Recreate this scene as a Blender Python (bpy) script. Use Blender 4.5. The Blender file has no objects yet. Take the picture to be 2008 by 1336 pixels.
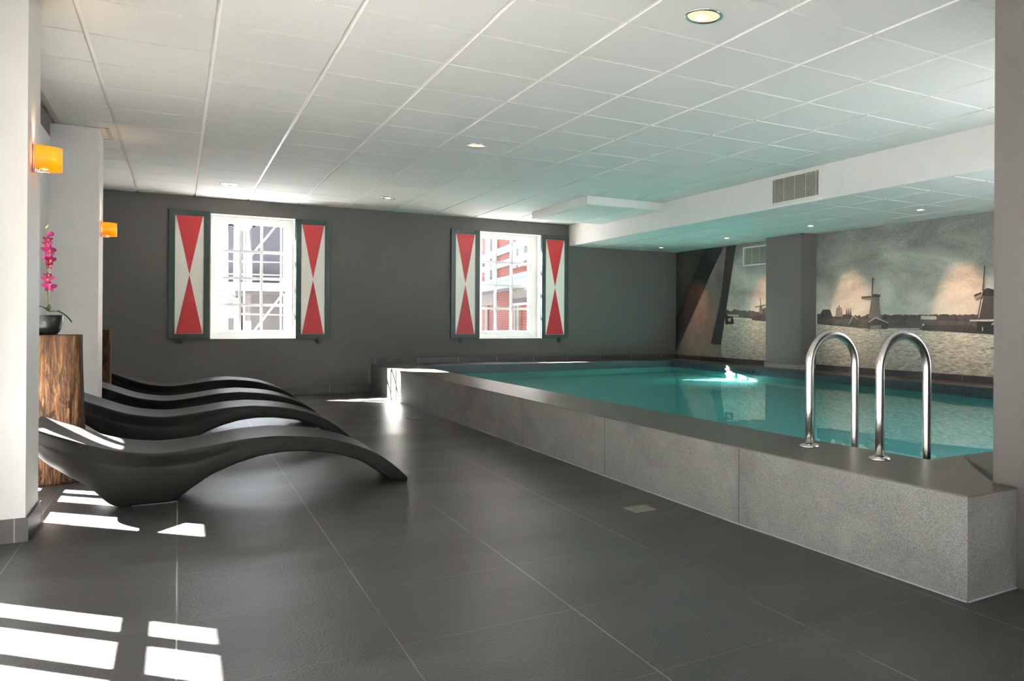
import bpy, bmesh, math, random
from mathutils import Vector, Matrix, noise
random.seed(7)
S = bpy.context.scene
COL = S.collection
PI = math.pi

# ------------------------------------------------------------------ camera
F_PX, CX, CY, H = 1534.05, 1359.94, 626.87, 1.045
RR = ((0.8351674620624785, -0.5499732575435312, 0.004972554582424994),
      (-0.004980462012195717, 0.0014781948893316217, 0.9999865048779479),
      (0.5499731859920659, 0.8351809569948455, 0.0015045806427622715))
cd = bpy.data.cameras.new('camera')
cam = bpy.data.objects.new('camera', cd); COL.objects.link(cam)
cd.sensor_fit = 'HORIZONTAL'; cd.sensor_width = 36.0
cd.lens = F_PX / 2008 * 36.0
cd.shift_x = -(CX - 1004) / 2008
cd.shift_y = -(668 - CY) / 2008
cd.clip_start = 0.05; cd.clip_end = 300
r, u, f = [Vector(v) for v in RR]
m3 = Matrix((r, u, -f)).transposed()
cam.matrix_world = Matrix.Translation((0, 0, H)) @ m3.to_4x4()
S.camera = cam

def ray(px, py):
    c = ((px - CX) / F_PX, -(py - CY) / F_PX, 1.0)
    return r * c[0] + u * c[1] + f * c[2]
def onz(px, py, z):
    d = ray(px, py); t = (z - H) / d.z; return Vector((d.x * t, d.y * t, z))
def ony(px, py, y):
    d = ray(px, py); t = y / d.y; return Vector((d.x * t, y, H + d.z * t))
def onx(px, py, x):
    d = ray(px, py); t = x / d.x; return Vector((x, d.y * t, H + d.z * t))

# ------------------------------------------------------------------ light
def lin(c):
    return tuple(((v / 255) / 12.92 if v / 255 <= 0.04045 else ((v / 255 + 0.055) / 1.055) ** 2.4) for v in c)
S.view_settings.view_transform = 'Standard'
S.view_settings.look = 'None'
S.view_settings.gamma = 1.0
S.view_settings.use_curve_mapping = False
S.view_settings.exposure = 1.54
S.cycles.use_denoising = True
S.cycles.max_bounces = 10
S.cycles.diffuse_bounces = 6
S.cycles.glossy_bounces = 5
S.cycles.transmission_bounces = 8
S.cycles.transparent_max_bounces = 12
S.cycles.caustics_reflective = False
S.cycles.caustics_refractive = True
S.cycles.sample_clamp_indirect = 6.0
S.cycles.blur_glossy = 0.3

SKY = 5.2
w = bpy.data.worlds.new('sky'); S.world = w; w.use_nodes = True
nt = w.node_tree; nt.nodes.clear()
wo = nt.nodes.new('ShaderNodeOutputWorld'); bg = nt.nodes.new('ShaderNodeBackground')
tc = nt.nodes.new('ShaderNodeTexCoord'); sx = nt.nodes.new('ShaderNodeSeparateXYZ')
cr = nt.nodes.new('ShaderNodeValToRGB')
cr.color_ramp.elements[0].position = 0.0; cr.color_ramp.elements[0].color = (0.95, 0.97, 1.0, 1)
cr.color_ramp.elements[1].position = 0.7; cr.color_ramp.elements[1].color = (0.62, 0.78, 1.0, 1)
nt.links.new(tc.outputs['Generated'], sx.inputs[0]); nt.links.new(sx.outputs['Z'], cr.inputs[0])
nt.links.new(cr.outputs[0], bg.inputs[0]); bg.inputs[1].default_value = SKY
nt.links.new(bg.outputs[0], wo.inputs[0])

SUN_DIR = Vector((0.679, -0.734, -0.577)).normalized()
sl = bpy.data.lights.new('sun', 'SUN'); sl.energy = 225.0; sl.angle = math.radians(0.53); sl.color = (1.0, 0.967, 0.935)
sl.cycles.is_caustics_light = True
so = bpy.data.objects.new('sun', sl); COL.objects.link(so)
so.rotation_euler = (-SUN_DIR).to_track_quat('Z', 'Y').to_euler(); so.location = (-20, 25, 20)

def portal(loc, size, nrm):
    l = bpy.data.lights.new('sky_portal', 'AREA'); l.shape = 'RECTANGLE'; l.size, l.size_y = size
    l.cycles.is_portal = True
    o = bpy.data.objects.new('sky_portal', l); COL.objects.link(o); o.location = loc
    o.rotation_euler = (-Vector(nrm)).to_track_quat('Z', 'Y').to_euler()
portal((0.836, 12.27, 1.59), (0.98, 1.62), (0, -1, 0))
portal((4.396, 12.27, 1.59), (1.0, 1.62), (0, -1, 0))

# ------------------------------------------------------------------ node helpers
class N:
    def __init__(s, name):
        s.m = bpy.data.materials.new(name); s.m.use_nodes = True
        s.t = s.m.node_tree; s.b = s.t.nodes['Principled BSDF']; s.out = s.t.nodes['Material Output']
        s._pos = None
    def n(s, kind, **k):
        x = s.t.nodes.new(kind)
        for a, v in k.items(): setattr(x, a, v)
        return x
    def l(s, a, b): s.t.links.new(a, b)
    def pos(s):
        if s._pos is None: s._pos = s.n('ShaderNodeNewGeometry').outputs['Position']
        return s._pos
    def obj(s): return s.n('ShaderNodeTexCoord').outputs['Object']
    def math(s, op, a, b=None, c=None):
        x = s.n('ShaderNodeMath', operation=op)
        for i, v in enumerate((a, b, c)):
            if v is None: continue
            if isinstance(v, (int, float)): x.inputs[i].default_value = v
            else: s.l(v, x.inputs[i])
        return x.outputs[0]
    def mapv(s, vec, scale=(1, 1, 1), loc=(0, 0, 0), rot=(0, 0, 0)):
        x = s.n('ShaderNodeMapping'); s.l(vec, x.inputs[0])
        x.inputs['Scale'].default_value = scale; x.inputs['Location'].default_value = loc; x.inputs['Rotation'].default_value = rot
        return x.outputs[0]
    def noise(s, vec, scale, detail=3, rough=0.55, dist=0.0):
        x = s.n('ShaderNodeTexNoise'); s.l(vec, x.inputs['Vector'])
        x.inputs['Scale'].default_value = scale; x.inputs['Detail'].default_value = detail
        x.inputs['Roughness'].default_value = rough; x.inputs['Distortion'].default_value = dist
        return x.outputs['Fac']
    def ramp(s, fac, stops):
        x = s.n('ShaderNodeValToRGB'); e = x.color_ramp.elements
        while len(e) > 1: e.remove(e[-1])
        e[0].position = stops[0][0]; e[0].color = (*stops[0][1], 1)
        for p, c in stops[1:]:
            q = e.new(p); q.color = (*c, 1)
        s.l(fac, x.inputs[0]); return x.outputs[0]
    def mix(s, fac, a, b, mode='MIX'):
        x = s.n('ShaderNodeMix', data_type='RGBA', blend_type=mode)
        for sock, v in ((x.inputs[0], fac), (x.inputs[6], a), (x.inputs[7], b)):
            if isinstance(v, (int, float)): sock.default_value = v
            elif isinstance(v, tuple): sock.default_value = (*v, 1)
            else: s.l(v, sock)
        return x.outputs[2]
    def bump(s, h, strength=0.2, dist=0.01, normal=None):
        x = s.n('ShaderNodeBump'); x.inputs['Strength'].default_value = strength; x.inputs['Distance'].default_value = dist
        s.l(h, x.inputs['Height'])
        if normal is not None: s.l(normal, x.inputs['Normal'])
        return x.outputs[0]
    def set(s, **k):
        for a, v in k.items():
            i = s.b.inputs[a.replace('_', ' ')]
            if isinstance(v, (int, float)): i.default_value = v
            elif isinstance(v, tuple): i.default_value = (*v, 1) if len(v) == 3 and i.type == 'RGBA' else v
            else: s.l(v, i)
        return s
    def grid(s, coord, period, off, width):
        """1 on a line of the given width every period, else 0"""
        a = s.math('ADD', coord, -off + 1000 * period)
        a = s.math('MODULO', a, period)
        a = s.math('SUBTRACT', a, period / 2); a = s.math('ABSOLUTE', a)
        return s.math('GREATER_THAN', a, period / 2 - width / 2)
    def xyz(s, v=None):
        x = s.n('ShaderNodeSeparateXYZ'); s.l(v if v is not None else s.pos(), x.inputs[0]); return x.outputs

def dull(m_, lv=0.1):
    m_.node_tree.nodes['Principled BSDF'].inputs['Specular IOR Level'].default_value = lv; return m_
def plain(name, rgb, rough=0.6, metal=0.0, var=0.08, scale=6, bump=0.0, bscale=200, **k):
    m = N(name); c = lin(rgb)
    f_ = m.noise(m.obj(), scale)
    col = m.ramp(f_, [(0.3, tuple(v * (1 - var) for v in c)), (0.7, tuple(min(1, v * (1 + var)) for v in c))])
    m.set(Base_Color=col, Roughness=rough, Metallic=metal)
    if bump: m.set(Normal=m.bump(m.noise(m.obj(), bscale, 2), bump, 0.002))
    if k: m.set(**k)
    return m.m

# --- materials
MW = plain('white_paint', (232, 230, 226), 0.55, var=0.02, bump=0.05, bscale=120)
MGW = plain('white_gloss_paint', (238, 238, 234), 0.3, var=0.02)
MGREY = plain('dark_grey_wall_paint', (86, 83, 79), 0.75, var=0.05, scale=1.2, bump=0.08, bscale=90)
MGREYC = plain('mid_grey_paint', (66, 64, 60), 0.7, var=0.04, scale=2)
MGREEN = plain('dark_green_gloss', (12, 40, 30), 0.4, var=0.1)
MRED = plain('signal_red_paint', (160, 8, 18), 0.42, var=0.04)
MCREAM = plain('cream_paint', (246, 242, 230), 0.45, var=0.02)
MBLACK = plain('black_iron', (22, 22, 22), 0.4, var=0.1)
MCHROME = plain('brushed_steel', (205, 202, 196), 0.24, 1.0, var=0.04, scale=30)
MPOL = plain('polished_chrome', (225, 225, 225), 0.1, 1.0, var=0.02)
MPOT = plain('black_glazed_ceramic', (30, 32, 32), 0.28, var=0.2, scale=4)
MSOIL = plain('bark_chips', (60, 44, 32), 0.95, var=0.5, scale=60, bump=0.8, bscale=60)
MLEAF = plain('orchid_leaf', (42, 70, 34), 0.35, var=0.3, scale=20)
MSTEM = plain('orchid_stem', (98, 96, 50), 0.5, var=0.3, scale=30)
MPETAL = plain('magenta_petal', (158, 16, 100), 0.5, var=0.35, scale=60)
MLIP = plain('orchid_lip', (222, 130, 50), 0.5, var=0.4, scale=90)
MBUD = plain('orchid_bud', (178, 178, 92), 0.5, var=0.2, scale=40)
MTRIM = plain('ceiling_trim', (206, 200, 190), 0.5, var=0.02)
MDARK = plain('dark_void', (40, 36, 34), 0.9, var=0.1)
MSIL = plain('light_grey_sealant', (118, 126, 130), 0.5, var=0.05)

# lounger plastic
m = N('charcoal_moulded_plastic'); nz = m.noise(m.obj(), 3)
m.set(Base_Color=m.ramp(nz, [(0.3, lin((24, 23, 22))), (0.7, lin((31, 30, 28)))]), Roughness=0.5, Specular_IOR_Level=0.10,
      Normal=m.bump(m.noise(m.obj(), 320, 2), 0.12, 0.001))
MLOUNGE = m.m

# floor: 60 cm slate-look tiles, light grout, leather-textured
m = N('slate_floor_tiles'); X, Y, Z = m.xyz()
gl = m.math('MAXIMUM', m.grid(X, 0.6, 0.0, 0.0042), m.math('MULTIPLY', m.grid(Y, 0.6, 0.2, 0.0036), 0.42))
def inbox(m, x0, x1, y0, y1):
    a = m.math('MULTIPLY', m.math('GREATER_THAN', X, x0), m.math('LESS_THAN', X, x1))
    b = m.math('MULTIPLY', m.math('GREATER_THAN', Y, y0), m.math('LESS_THAN', Y, y1))
    return m.math('MULTIPLY', a, b)
bx_ = m.math('MAXIMUM', inbox(m, 1.92, 2.37, 3.16, 4.3), inbox(m, 1.92, 2.37, 7.96, 9.15))
small = m.math('MAXIMUM', m.grid(X, 0.152, 2.066 % 0.152, 0.0032), m.grid(Y, 0.152, 3.70 % 0.152, 0.003))
brk = m.math('GREATER_THAN', m.noise(m.pos(), 1.6, 1), 0.47)
g2 = m.math('MULTIPLY', m.math('MULTIPLY', bx_, small), brk)
# tile id tone
tx = m.math('FLOOR', m.math('DIVIDE', X, 0.6)); ty = m.math('FLOOR', m.math('DIVIDE', m.math('SUBTRACT', Y, 0.2), 0.6))
cb = m.n('ShaderNodeCombineXYZ'); m.l(tx, cb.inputs[0]); m.l(ty, cb.inputs[1])
wn = m.n('ShaderNodeTexWhiteNoise'); wn.noise_dimensions = '3D'; m.l(cb.outputs[0], wn.inputs['Vector'])
big = m.noise(m.mapv(m.pos(), (1.2, 3.4, 1)), 1.4, 5, 0.58, 0.4)
base = m.ramp(big, [(0.28, lin((34, 33, 32))), (0.5, lin((44, 43, 41))), (0.72, lin((56, 55, 53)))])
base = m.mix(m.math('MULTIPLY', wn.outputs['Value'], 0.22), base, lin((44, 43, 42)))
fine = m.noise(m.pos(), 90, 3)
base = m.mix(0.25, base, m.ramp(fine, [(0.3, lin((30, 29, 28))), (0.7, lin((62, 60, 58)))]))
gp = m.math('ADD', m.math('MULTIPLY', gl, m.ramp(m.noise(m.pos(), 1.3, 2), [(0.35, (0.15,) * 3), (0.6, (0.85,) * 3)])), m.math('MULTIPLY', g2, 0.4))
base = m.mix(gp, base, lin((158, 150, 140)))
rg = m.ramp(m.noise(m.mapv(m.pos(), (0.7, 1.6, 1)), 1.0, 3, 0.5, 0.3), [(0.36, (0.285,) * 3), (0.66, (0.36,) * 3)])
bm1 = m.bump(m.noise(m.mapv(m.pos(), (1, 1.5, 1)), 95, 3, 0.6), 0.62, 0.0032)
bm2 = m.bump(m.noise(m.pos(), 14, 3), 0.16, 0.004, bm1)
m.set(Base_Color=base, Roughness=rg, Normal=bm2, Specular_IOR_Level=0.5)
MFLOOR = m.m

# pool stone
def stone(name, a, b, seam_axis, off, rough=0.5, seamcol=(30, 29, 27), marks=True):
    m = N(name); X, Y, Z = m.xyz()
    vor = m.n('ShaderNodeTexVoronoi'); m.l(m.pos(), vor.inputs['Vector']); vor.inputs['Scale'].default_value = 210
    sp = m.noise(m.pos(), 190, 3, 0.75)
    sp = m.math('ADD', m.math('MULTIPLY', sp, 0.7), m.math('MULTIPLY', vor.outputs['Distance'], 0.6))
    c = m.ramp(sp, [(0.38, lin(a)), (0.72, lin(b))])
    if marks:
        st = m.noise(m.mapv(m.pos(), (1, 1, 1.5)), 2.2, 5, 0.65, 1.2)
        c = m.mix(m.ramp(st, [(0.45, (0,) * 3), (0.75, (0.3,) * 3)]), c, lin((136, 136, 130)))
        st2 = m.noise(m.mapv(m.pos(), (1, 1, 1), (5, 3, 1)), 1.4, 5, 0.6, 1.0)
        c = m.mix(m.ramp(st2, [(0.5, (0,) * 3), (0.8, (0.55,) * 3)]), c, lin(tuple(v * 0.6 for v in a)))
    g = m.grid(Y, 1.475, off, 0.007)
    c = m.mix(m.math('MULTIPLY', g, 0.9), c, lin(seamcol))
    m.set(Base_Color=c, Roughness=rough, Normal=m.bump(sp, 0.25, 0.001)); return m.m
MSTONE = stone('flamed_basalt_cladding', (48, 48, 46), (108, 108, 103), 1, 4.70)
MCOPE = stone('honed_basalt_coping', (54, 50, 44), (72, 68, 60), 1, 4.70, 0.36, (28, 26, 24), False)
m = N('skirting_tile'); X, Y, Z = m.xyz()
c = m.ramp(m.noise(m.pos(), 6, 5), [(0.3, lin((44, 43, 41))), (0.7, lin((60, 58, 55)))])
gx = m.math('MAXIMUM', m.grid(X, 0.6, 0.57, 0.005), m.grid(Y, 0.6, 0.37, 0.005))
c = m.mix(m.math('MULTIPLY', gx, 0.7), c, lin((160, 156, 148)))
m.set(Base_Color=c, Roughness=0.45); MSKIRT = m.m

# mosaic basin
m = N('turquoise_mosaic'); X, Y, Z = m.xyz()
g = m.math('MAXIMUM', m.math('MAXIMUM', m.grid(X, 0.05, 0, 0.004), m.grid(Y, 0.05, 0, 0.004)), m.grid(Z, 0.05, 0.01, 0.004))
c = m.ramp(m.noise(m.pos(), 30, 2), [(0.3, (0.13, 0.49, 0.47)), (0.7, (0.17, 0.59, 0.565))])
c = m.mix(g, c, (0.25, 0.62, 0.58))
m.set(Base_Color=c, Roughness=0.3); MBASIN = m.m
m = N('slate_blue_mosaic'); X, Y, Z = m.xyz()
g = m.math('MAXIMUM', m.math('MAXIMUM', m.grid(X, 0.025, 0, 0.003), m.grid(Y, 0.025, 0, 0.003)), m.grid(Z, 0.025, 0.0, 0.003))
c = m.ramp(m.noise(m.pos(), 40, 2), [(0.3, lin((26, 34, 38))), (0.7, lin((50, 60, 66)))])
c = m.mix(g, c, lin((72, 80, 82)))
m.set(Base_Color=c, Roughness=0.45, Specular_IOR_Level=0.25); MBAND = m.m

# water
m = N('pool_water')
m.t.nodes.remove(m.b); gg = m.n('ShaderNodeBsdfGlass'); gg.inputs['Roughness'].default_value = 0.0; gg.inputs['IOR'].default_value = 1.33
gg.inputs['Color'].default_value = (0.9, 1.0, 0.99, 1); m.l(gg.outputs[0], m.out.inputs[0])
MWATER = m.m

# thin window glass
m = N('window_glass'); m.t.nodes.remove(m.b)
tr = m.n('ShaderNodeBsdfTransparent'); tr.inputs[0].default_value = (0.96, 0.958, 0.955, 1)
gs = m.n('ShaderNodeBsdfGlossy'); gs.inputs['Roughness'].default_value = 0.02
lw = m.n('ShaderNodeLayerWeight'); mx = m.n('ShaderNodeMixShader')
m.l(m.math('ADD', 0.03, m.math('MULTIPLY', 0.85, m.math('POWER', lw.outputs['Facing'], 5.0))), mx.inputs[0]); m.l(tr.outputs[0], mx.inputs[1]); m.l(gs.outputs[0], mx.inputs[2]); m.l(mx.outputs[0], m.out.inputs[0])
MGLASS = m.m

# roller blind fabric
m = N('white_blind_fabric'); m.t.nodes.remove(m.b)
df = m.n('ShaderNodeBsdfDiffuse'); df.inputs[0].default_value = (0.8, 0.8, 0.77, 1)
tl = m.n('ShaderNodeBsdfTranslucent'); tl.inputs[0].default_value = (0.8, 0.79, 0.765, 1); mx = m.n('ShaderNodeMixShader'); mx.inputs[0].default_value = 0.22
m.l(df.outputs[0], mx.inputs[1]); m.l(tl.outputs[0], mx.inputs[2]); m.l(mx.outputs[0], m.out.inputs[0])
MBLIND = m.m

# ceiling tile
m = N('mineral_ceiling_tile')
nz = m.noise(m.pos(), 260, 2)
m.set(Base_Color=m.ramp(nz, [(0.35, lin((222, 220, 215))), (0.6, lin((234, 232, 227)))]), Roughness=0.8, Normal=m.bump(nz, 0.2, 0.001))
MTILE = m.m
MBAR = plain('ceiling_grid_metal', (246, 241, 236), 0.35, 0.0, var=0.01)

# wood plinth
m = N('reclaimed_timber'); o_ = m.obj()
str_ = m.noise(m.mapv(o_, (20, 20, 1.3)), 1.6, 8, 0.78, 1.4)
fine_ = m.noise(m.mapv(o_, (70, 70, 5)), 1.5, 5, 0.75, 0.6)
sf = m.math('ADD', m.math('MULTIPLY', str_, 0.68), m.math('MULTIPLY', fine_, 0.34))
c = m.ramp(sf, [(0.38, lin((20, 13, 9))), (0.47, lin((58, 38, 24))), (0.55, lin((98, 70, 45))), (0.66, lin((158, 124, 86)))])
kn = m.noise(m.mapv(o_, (7, 7, 1.8), (3, 1, 2)), 2.0, 6, 0.7, 2.2)
c = m.mix(m.ramp(kn, [(0.50, (0,) * 3), (0.62, (0.9,) * 3)]), c, lin((30, 20, 14)))
m.set(Base_Color=c, Roughness=0.88, Specular_IOR_Level=0.15, Normal=m.bump(sf, 0.9, 0.02)); MWOOD = m.m

# lamp materials
def emis(name, rgb, st, rough=0.4, base=(255, 255, 255), trans=0.0):
    m = N(name); m.set(Base_Color=lin(base), Roughness=rough, Emission_Color=lin(rgb), Emission_Strength=st)
    return m.m
m = N('amber_glass_shade'); gy = m.noise(m.mapv(m.obj(), (1, 1, 1)), 14, 1)
m.set(Base_Color=lin((255, 140, 10)), Roughness=0.35, Emission_Color=m.ramp(gy, [(0.3, lin((255, 96, 0))), (0.7, lin((255, 150, 0)))]), Emission_Strength=0.36, Coat_Weight=0.3)
MAMBER = m.m
MBULB = emis('warm_lamp_glow', (255, 214, 160), 5.0)
MBULBW = emis('white_lamp_glow', (255, 226, 190), 3.0)

# ------------------------------------------------------------------ mesh helpers
class MB:
    def __init__(s): s.bm = bmesh.new(); s.mats = []
    def mi(s, m):
        if m not in s.mats: s.mats.append(m)
        return s.mats.index(m)
    def box(s, x0, x1, y0, y1, z0, z1, m=None):
        vs = [s.bm.verts.new(p) for p in ((x0,y0,z0),(x1,y0,z0),(x1,y1,z0),(x0,y1,z0),(x0,y0,z1),(x1,y0,z1),(x1,y1,z1),(x0,y1,z1))]
        i = s.mi(m) if m else 0
        for q in ((3,2,1,0),(4,5,6,7),(0,1,5,4),(1,2,6,5),(2,3,7,6),(3,0,4,7)):
            fc = s.bm.faces.new([vs[k] for k in q]); fc.material_index = i
        return s
    def poly(s, pts, m=None):
        fc = s.bm.faces.new([s.bm.verts.new(p) for p in pts]); fc.material_index = s.mi(m) if m else 0; return fc
    def prism(s, pts2, z0, z1, m=None, axis=2, smooth=False):
        """extrude a 2-D outline along an axis"""
        def P(a, b, c): return ((a, b, c), (c, a, b), (a, c, b))[0 if axis == 2 else 1 if axis == 0 else 2]
        lo = [s.bm.verts.new(P(a, b, z0)) for a, b in pts2]; hi = [s.bm.verts.new(P(a, b, z1)) for a, b in pts2]
        i = s.mi(m) if m else 0; n = len(lo)
        fs = [s.bm.faces.new(lo[::-1]), s.bm.faces.new(hi)]
        for k in range(n): fs.append(s.bm.faces.new((lo[k], lo[(k+1) % n], hi[(k+1) % n], hi[k])))
        for q in fs: q.material_index = i
        return s
    def tube(s, pts, rad, n=16, m=None, cap=True):
        pts = [Vector(p) for p in pts]; rings = []; prev = None
        i = s.mi(m) if m else 0
        for k, p in enumerate(pts):
            d = (pts[min(k+1, len(pts)-1)] - pts[max(k-1, 0)]).normalized()
            if prev is None:
                a = d.orthogonal().normalized()
            else:
                a = (prev - d * prev.dot(d)).normalized()
            prev = a; b = d.cross(a); rr = rad[k] if isinstance(rad, (list, tuple)) else rad
            rings.append([s.bm.verts.new(p + (a * math.cos(t) + b * math.sin(t)) * rr) for t in [2*PI*j/n for j in range(n)]])
        for A, B in zip(rings, rings[1:]):
            for j in range(n):
                q = s.bm.faces.new((A[j], A[(j+1) % n], B[(j+1) % n], B[j])); q.smooth = True; q.material_index = i
        if cap:
            s.bm.faces.new(rings[0][::-1]).material_index = i; s.bm.faces.new(rings[-1]).material_index = i
        return s
    def lathe(s, prof, c=(0, 0, 0), n=32, m=None):
        i = s.mi(m) if m else 0; rings = []
        for rr, z in prof:
            if rr < 1e-6: rings.append([s.bm.verts.new((c[0], c[1], c[2] + z))])
            else: rings.append([s.bm.verts.new((c[0] + rr*math.cos(2*PI*j/n), c[1] + rr*math.sin(2*PI*j/n), c[2] + z)) for j in range(n)])
        for A, B in zip(rings, rings[1:]):
            for j in range(n):
                a0, a1 = A[j % len(A)], A[(j+1) % len(A)]; b0, b1 = B[j % len(B)], B[(j+1) % len(B)]
                vs = []
                for v in (a0, a1, b1, b0):
                    if v not in vs: vs.append(v)
                if len(vs) > 2:
                    q = s.bm.faces.new(vs); q.smooth = True; q.material_index = i
        return s
    def build(s, name, mat=None, parent=None, loc=None, bevel=0.0, fix=True, seg=2):
        if fix: bmesh.ops.recalc_face_normals(s.bm, faces=s.bm.faces)
        me = bpy.data.meshes.new(name); s.bm.to_mesh(me); s.bm.free()
        if s.mats:
            for q in s.mats: me.materials.append(q)
        elif mat: me.materials.append(mat)
        o = bpy.data.objects.new(name, me); COL.objects.link(o)
        if parent: o.parent = parent
        if loc: o.location = loc
        if bevel:
            b = o.modifiers.new('bevel', 'BEVEL'); b.width = bevel; b.segments = seg; b.limit_method = 'ANGLE'
        return o
def struct(o): o['kind'] = 'structure'; return o
def tag(o, label, cat, group=None, kind=None):
    o['label'] = label; o['category'] = cat
    if group: o['group'] = group
    if kind: o['kind'] = kind
    return o
def empty(name, loc=(0, 0, 0), rz=0):
    o = bpy.data.objects.new(name, None); COL.objects.link(o); o.location = loc; o.rotation_euler = (0, 0, rz)
    o.empty_display_size = 0.05; return o
def copy_tree(o, parent=None):
    c = o.copy(); COL.objects.link(c)
    if parent is not None: c.parent = parent
    for ch in [q for q in bpy.data.objects if q.parent == o]: copy_tree(ch, c)
    return c

YB, ZC, ZS = 11.95, 2.616, 2.268
XL, XM = -0.87, 7.5           # left window wall, mural wall
XF = 5.387                    # soffit fascia
YF = -5.0                     # rear of the room (behind the camera)
XR = 4.6                      # right wall of the lounge area behind the pool end

# ------------------------------------------------------------------ SHELL
struct(MB().prism([(XL - 0.3, YF - 0.3), (XR + 0.3, YF - 0.3), (XR + 0.3, 1.95), (2.50, 1.95), (2.42, 6.0), (2.36, YB + 0.32), (XL - 0.3, YB + 0.32)], -0.12, 0.0).build('floor', MFLOOR))

# back wall with two window holes
W1 = (0.343, 1.331, 0.775, 2.412); W2 = (3.892, 4.900, 0.750, 2.420)
def wall_y(mb, x0, x1, y0, y1, z0, z1, holes):
    cur = x0
    for (a, b, c, d) in sorted(holes):
        mb.box(cur, a, y0, y1, z0, z1); mb.box(a, b, y0, y1, z0, c); mb.box(a, b, y0, y1, d, z1); cur = b
    mb.box(cur, x1, y0, y1, z0, z1); return mb
def wall_x(mb, x0, x1, y0, y1, z0, z1, holes):
    cur = y0
    for (a, b, c, d) in sorted(holes):
        mb.box(x0, x1, cur, a, z0, z1); mb.box(x0, x1, a, b, z0, c); mb.box(x0, x1, a, b, d, z1); cur = b
    mb.box(x0, x1, cur, y1, z0, z1); return mb
struct(wall_y(MB(), XL - 0.3, XM + 0.3, YB, YB + 0.32, -0.12, 3.0, [W1, W2]).build('wall_back', MGREY))

# left wall: window bays with blinds lowered over their upper part
WL = [(5.33, 6.75, 0.03, 2.42), (1.2, 4.45, 0.03, 2.42), (-3.6, 0.2, 0.03, 2.42)]
struct(wall_x(MB(), XL - 0.18, XL, YF, YB, -0.12, 2.50, WL).build('wall_left', MW))
struct(MB().box(XL - 0.30, XL - 0.18, YF, YB, 2.42, 3.0).build('wall_left_head', MDARK))
# rear wall with wide window
WR = [(0.3, 1.6, 1.0, 2.2)]
struct(wall_y(MB(), XL - 0.18, XR + 0.18, YF - 0.2, YF, -0.12, 3.0, WR).build('wall_rear', MW))
struct(MB().box(XR, XR + 0.18, YF, 1.8, -0.12, 3.0).build('wall_right', MW))
struct(MB().box(XM, XM + 0.2, 1.8, YB, -0.12, 3.0).build('wall_mural_side', MGREY))
WP = [(3.9, 7.3, 0.65, 2.25)]  # unseen opening, added to bring light onto the mural and pool
struct(wall_y(MB(), 2.80, XM + 0.2, 1.80, 1.975, -0.12, 3.0, WP).build('wall_pool_end', MGREYC))
struct(MB().box(2.762, 3.1, 1.785, 1.980, -0.02, 3.0).build('wall_pool_end_nib', MGREYC))

# ceiling: 60 cm lay-in tiles on an exposed grid
GX0, GY0 = -0.435, 3.046
def tiles(mb, x0, x1, y0, y1, z, gx, gy, gap=0.012, drop=0.009, bar=0.024):
    i0 = math.floor((x0 - gx) / 0.6); j0 = math.floor((y0 - gy) / 0.6)
    i = i0
    while gx + i * 0.6 < x1:
        a, b = max(gx + i*0.6 + gap, x0), min(gx + (i+1)*0.6 - gap, x1)
        j = j0
        while gy + j * 0.6 < y1:
            c, d = max(gy + j*0.6 + gap*0.55, y0), min(gy + (j+1)*0.6 - gap*0.55, y1)
            if b - a > 0.02 and d - c > 0.02: mb.box(a, b, c, d, z, z + 0.02, MTILE)
            j += 1
        i += 1
    mb.box(x0, x1, y0, y1, z + drop, z + 0.03, MBAR)
    return mb
cm = MB()
tiles(cm, XL + 0.07, XF, YF, YB, ZC, GX0, GY0)
cm.box(XL - 0.3, XR + 0.3, YF - 0.2, YB, 2.98, 3.02, MW)
struct(cm.build('ceiling', fix=True))
# edge angle of the ceiling beside the columns
tm = MB(); tm.box(XL + 0.04, XL + 0.075, YF, YB, ZC - 0.004, ZC + 0.03)
tm.box(XL + 0.04, -0.50, 8.075, 8.11, ZC - 0.004, ZC + 0.02); tm.box(-0.515, -0.485, 8.075, 8.58, ZC - 0.004, ZC + 0.02); tm.box(XL + 0.04, -0.485, 8.555, 8.58, ZC - 0.004, ZC + 0.02)
struct(tm.build('trim_1', MTRIM))
struct(MB().box(XF, XF + 0.05, 1.97, YB, ZS, ZC + 0.4).build('trim_2', MW))
sm = MB(); tiles(sm, XF + 0.051, XM, 1.976, YB, ZS + 0.002, 5.88, 7.28, 0.014, 0.020)
sm.box(XF + 0.051, XM, 1.976, YB, ZS + 0.036, ZS + 0.05, MW)
struct(sm.build('ceiling_soffit'))
bm_ = MB(); bm_.box(4.283, XF, 8.94, 10.78, ZC - 0.105, ZC - 0.004, MW)
tiles(bm_, 4.31, XF, 8.97, 10.75, ZC - 0.109, 4.35, 8.85)
struct(bm_.build('trim_3'))

# baseboards
struct(MB().box(XL, 2.37, YB - 0.012, YB, 0.0, 0.098).build('baseboard_back', MSKIRT))
sk = MB()
sk.poly([(2.33, YB - 0.02, 0.38), (XM, YB - 0.02, 0.365), (XM, YB - 0.02, 0.445), (2.33, YB - 0.02, 0.482)])
sk.poly([(2.33, YB - 0.02, 0.482), (XM, YB - 0.02, 0.445), (XM, YB, 0.445), (2.33, YB, 0.482)])
sk.poly([(2.33, YB - 0.02, 0.38), (2.33, YB, 0.38), (2.33, YB, 0.482), (2.33, YB - 0.02, 0.482)])
struct(sk.build('baseboard_pool_back', MSKIRT))
struct(MB().box(XM - 0.02, XM, 1.98, YB - 0.02, 0.34, 0.44).build('baseboard_mural', MSKIRT))

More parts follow.
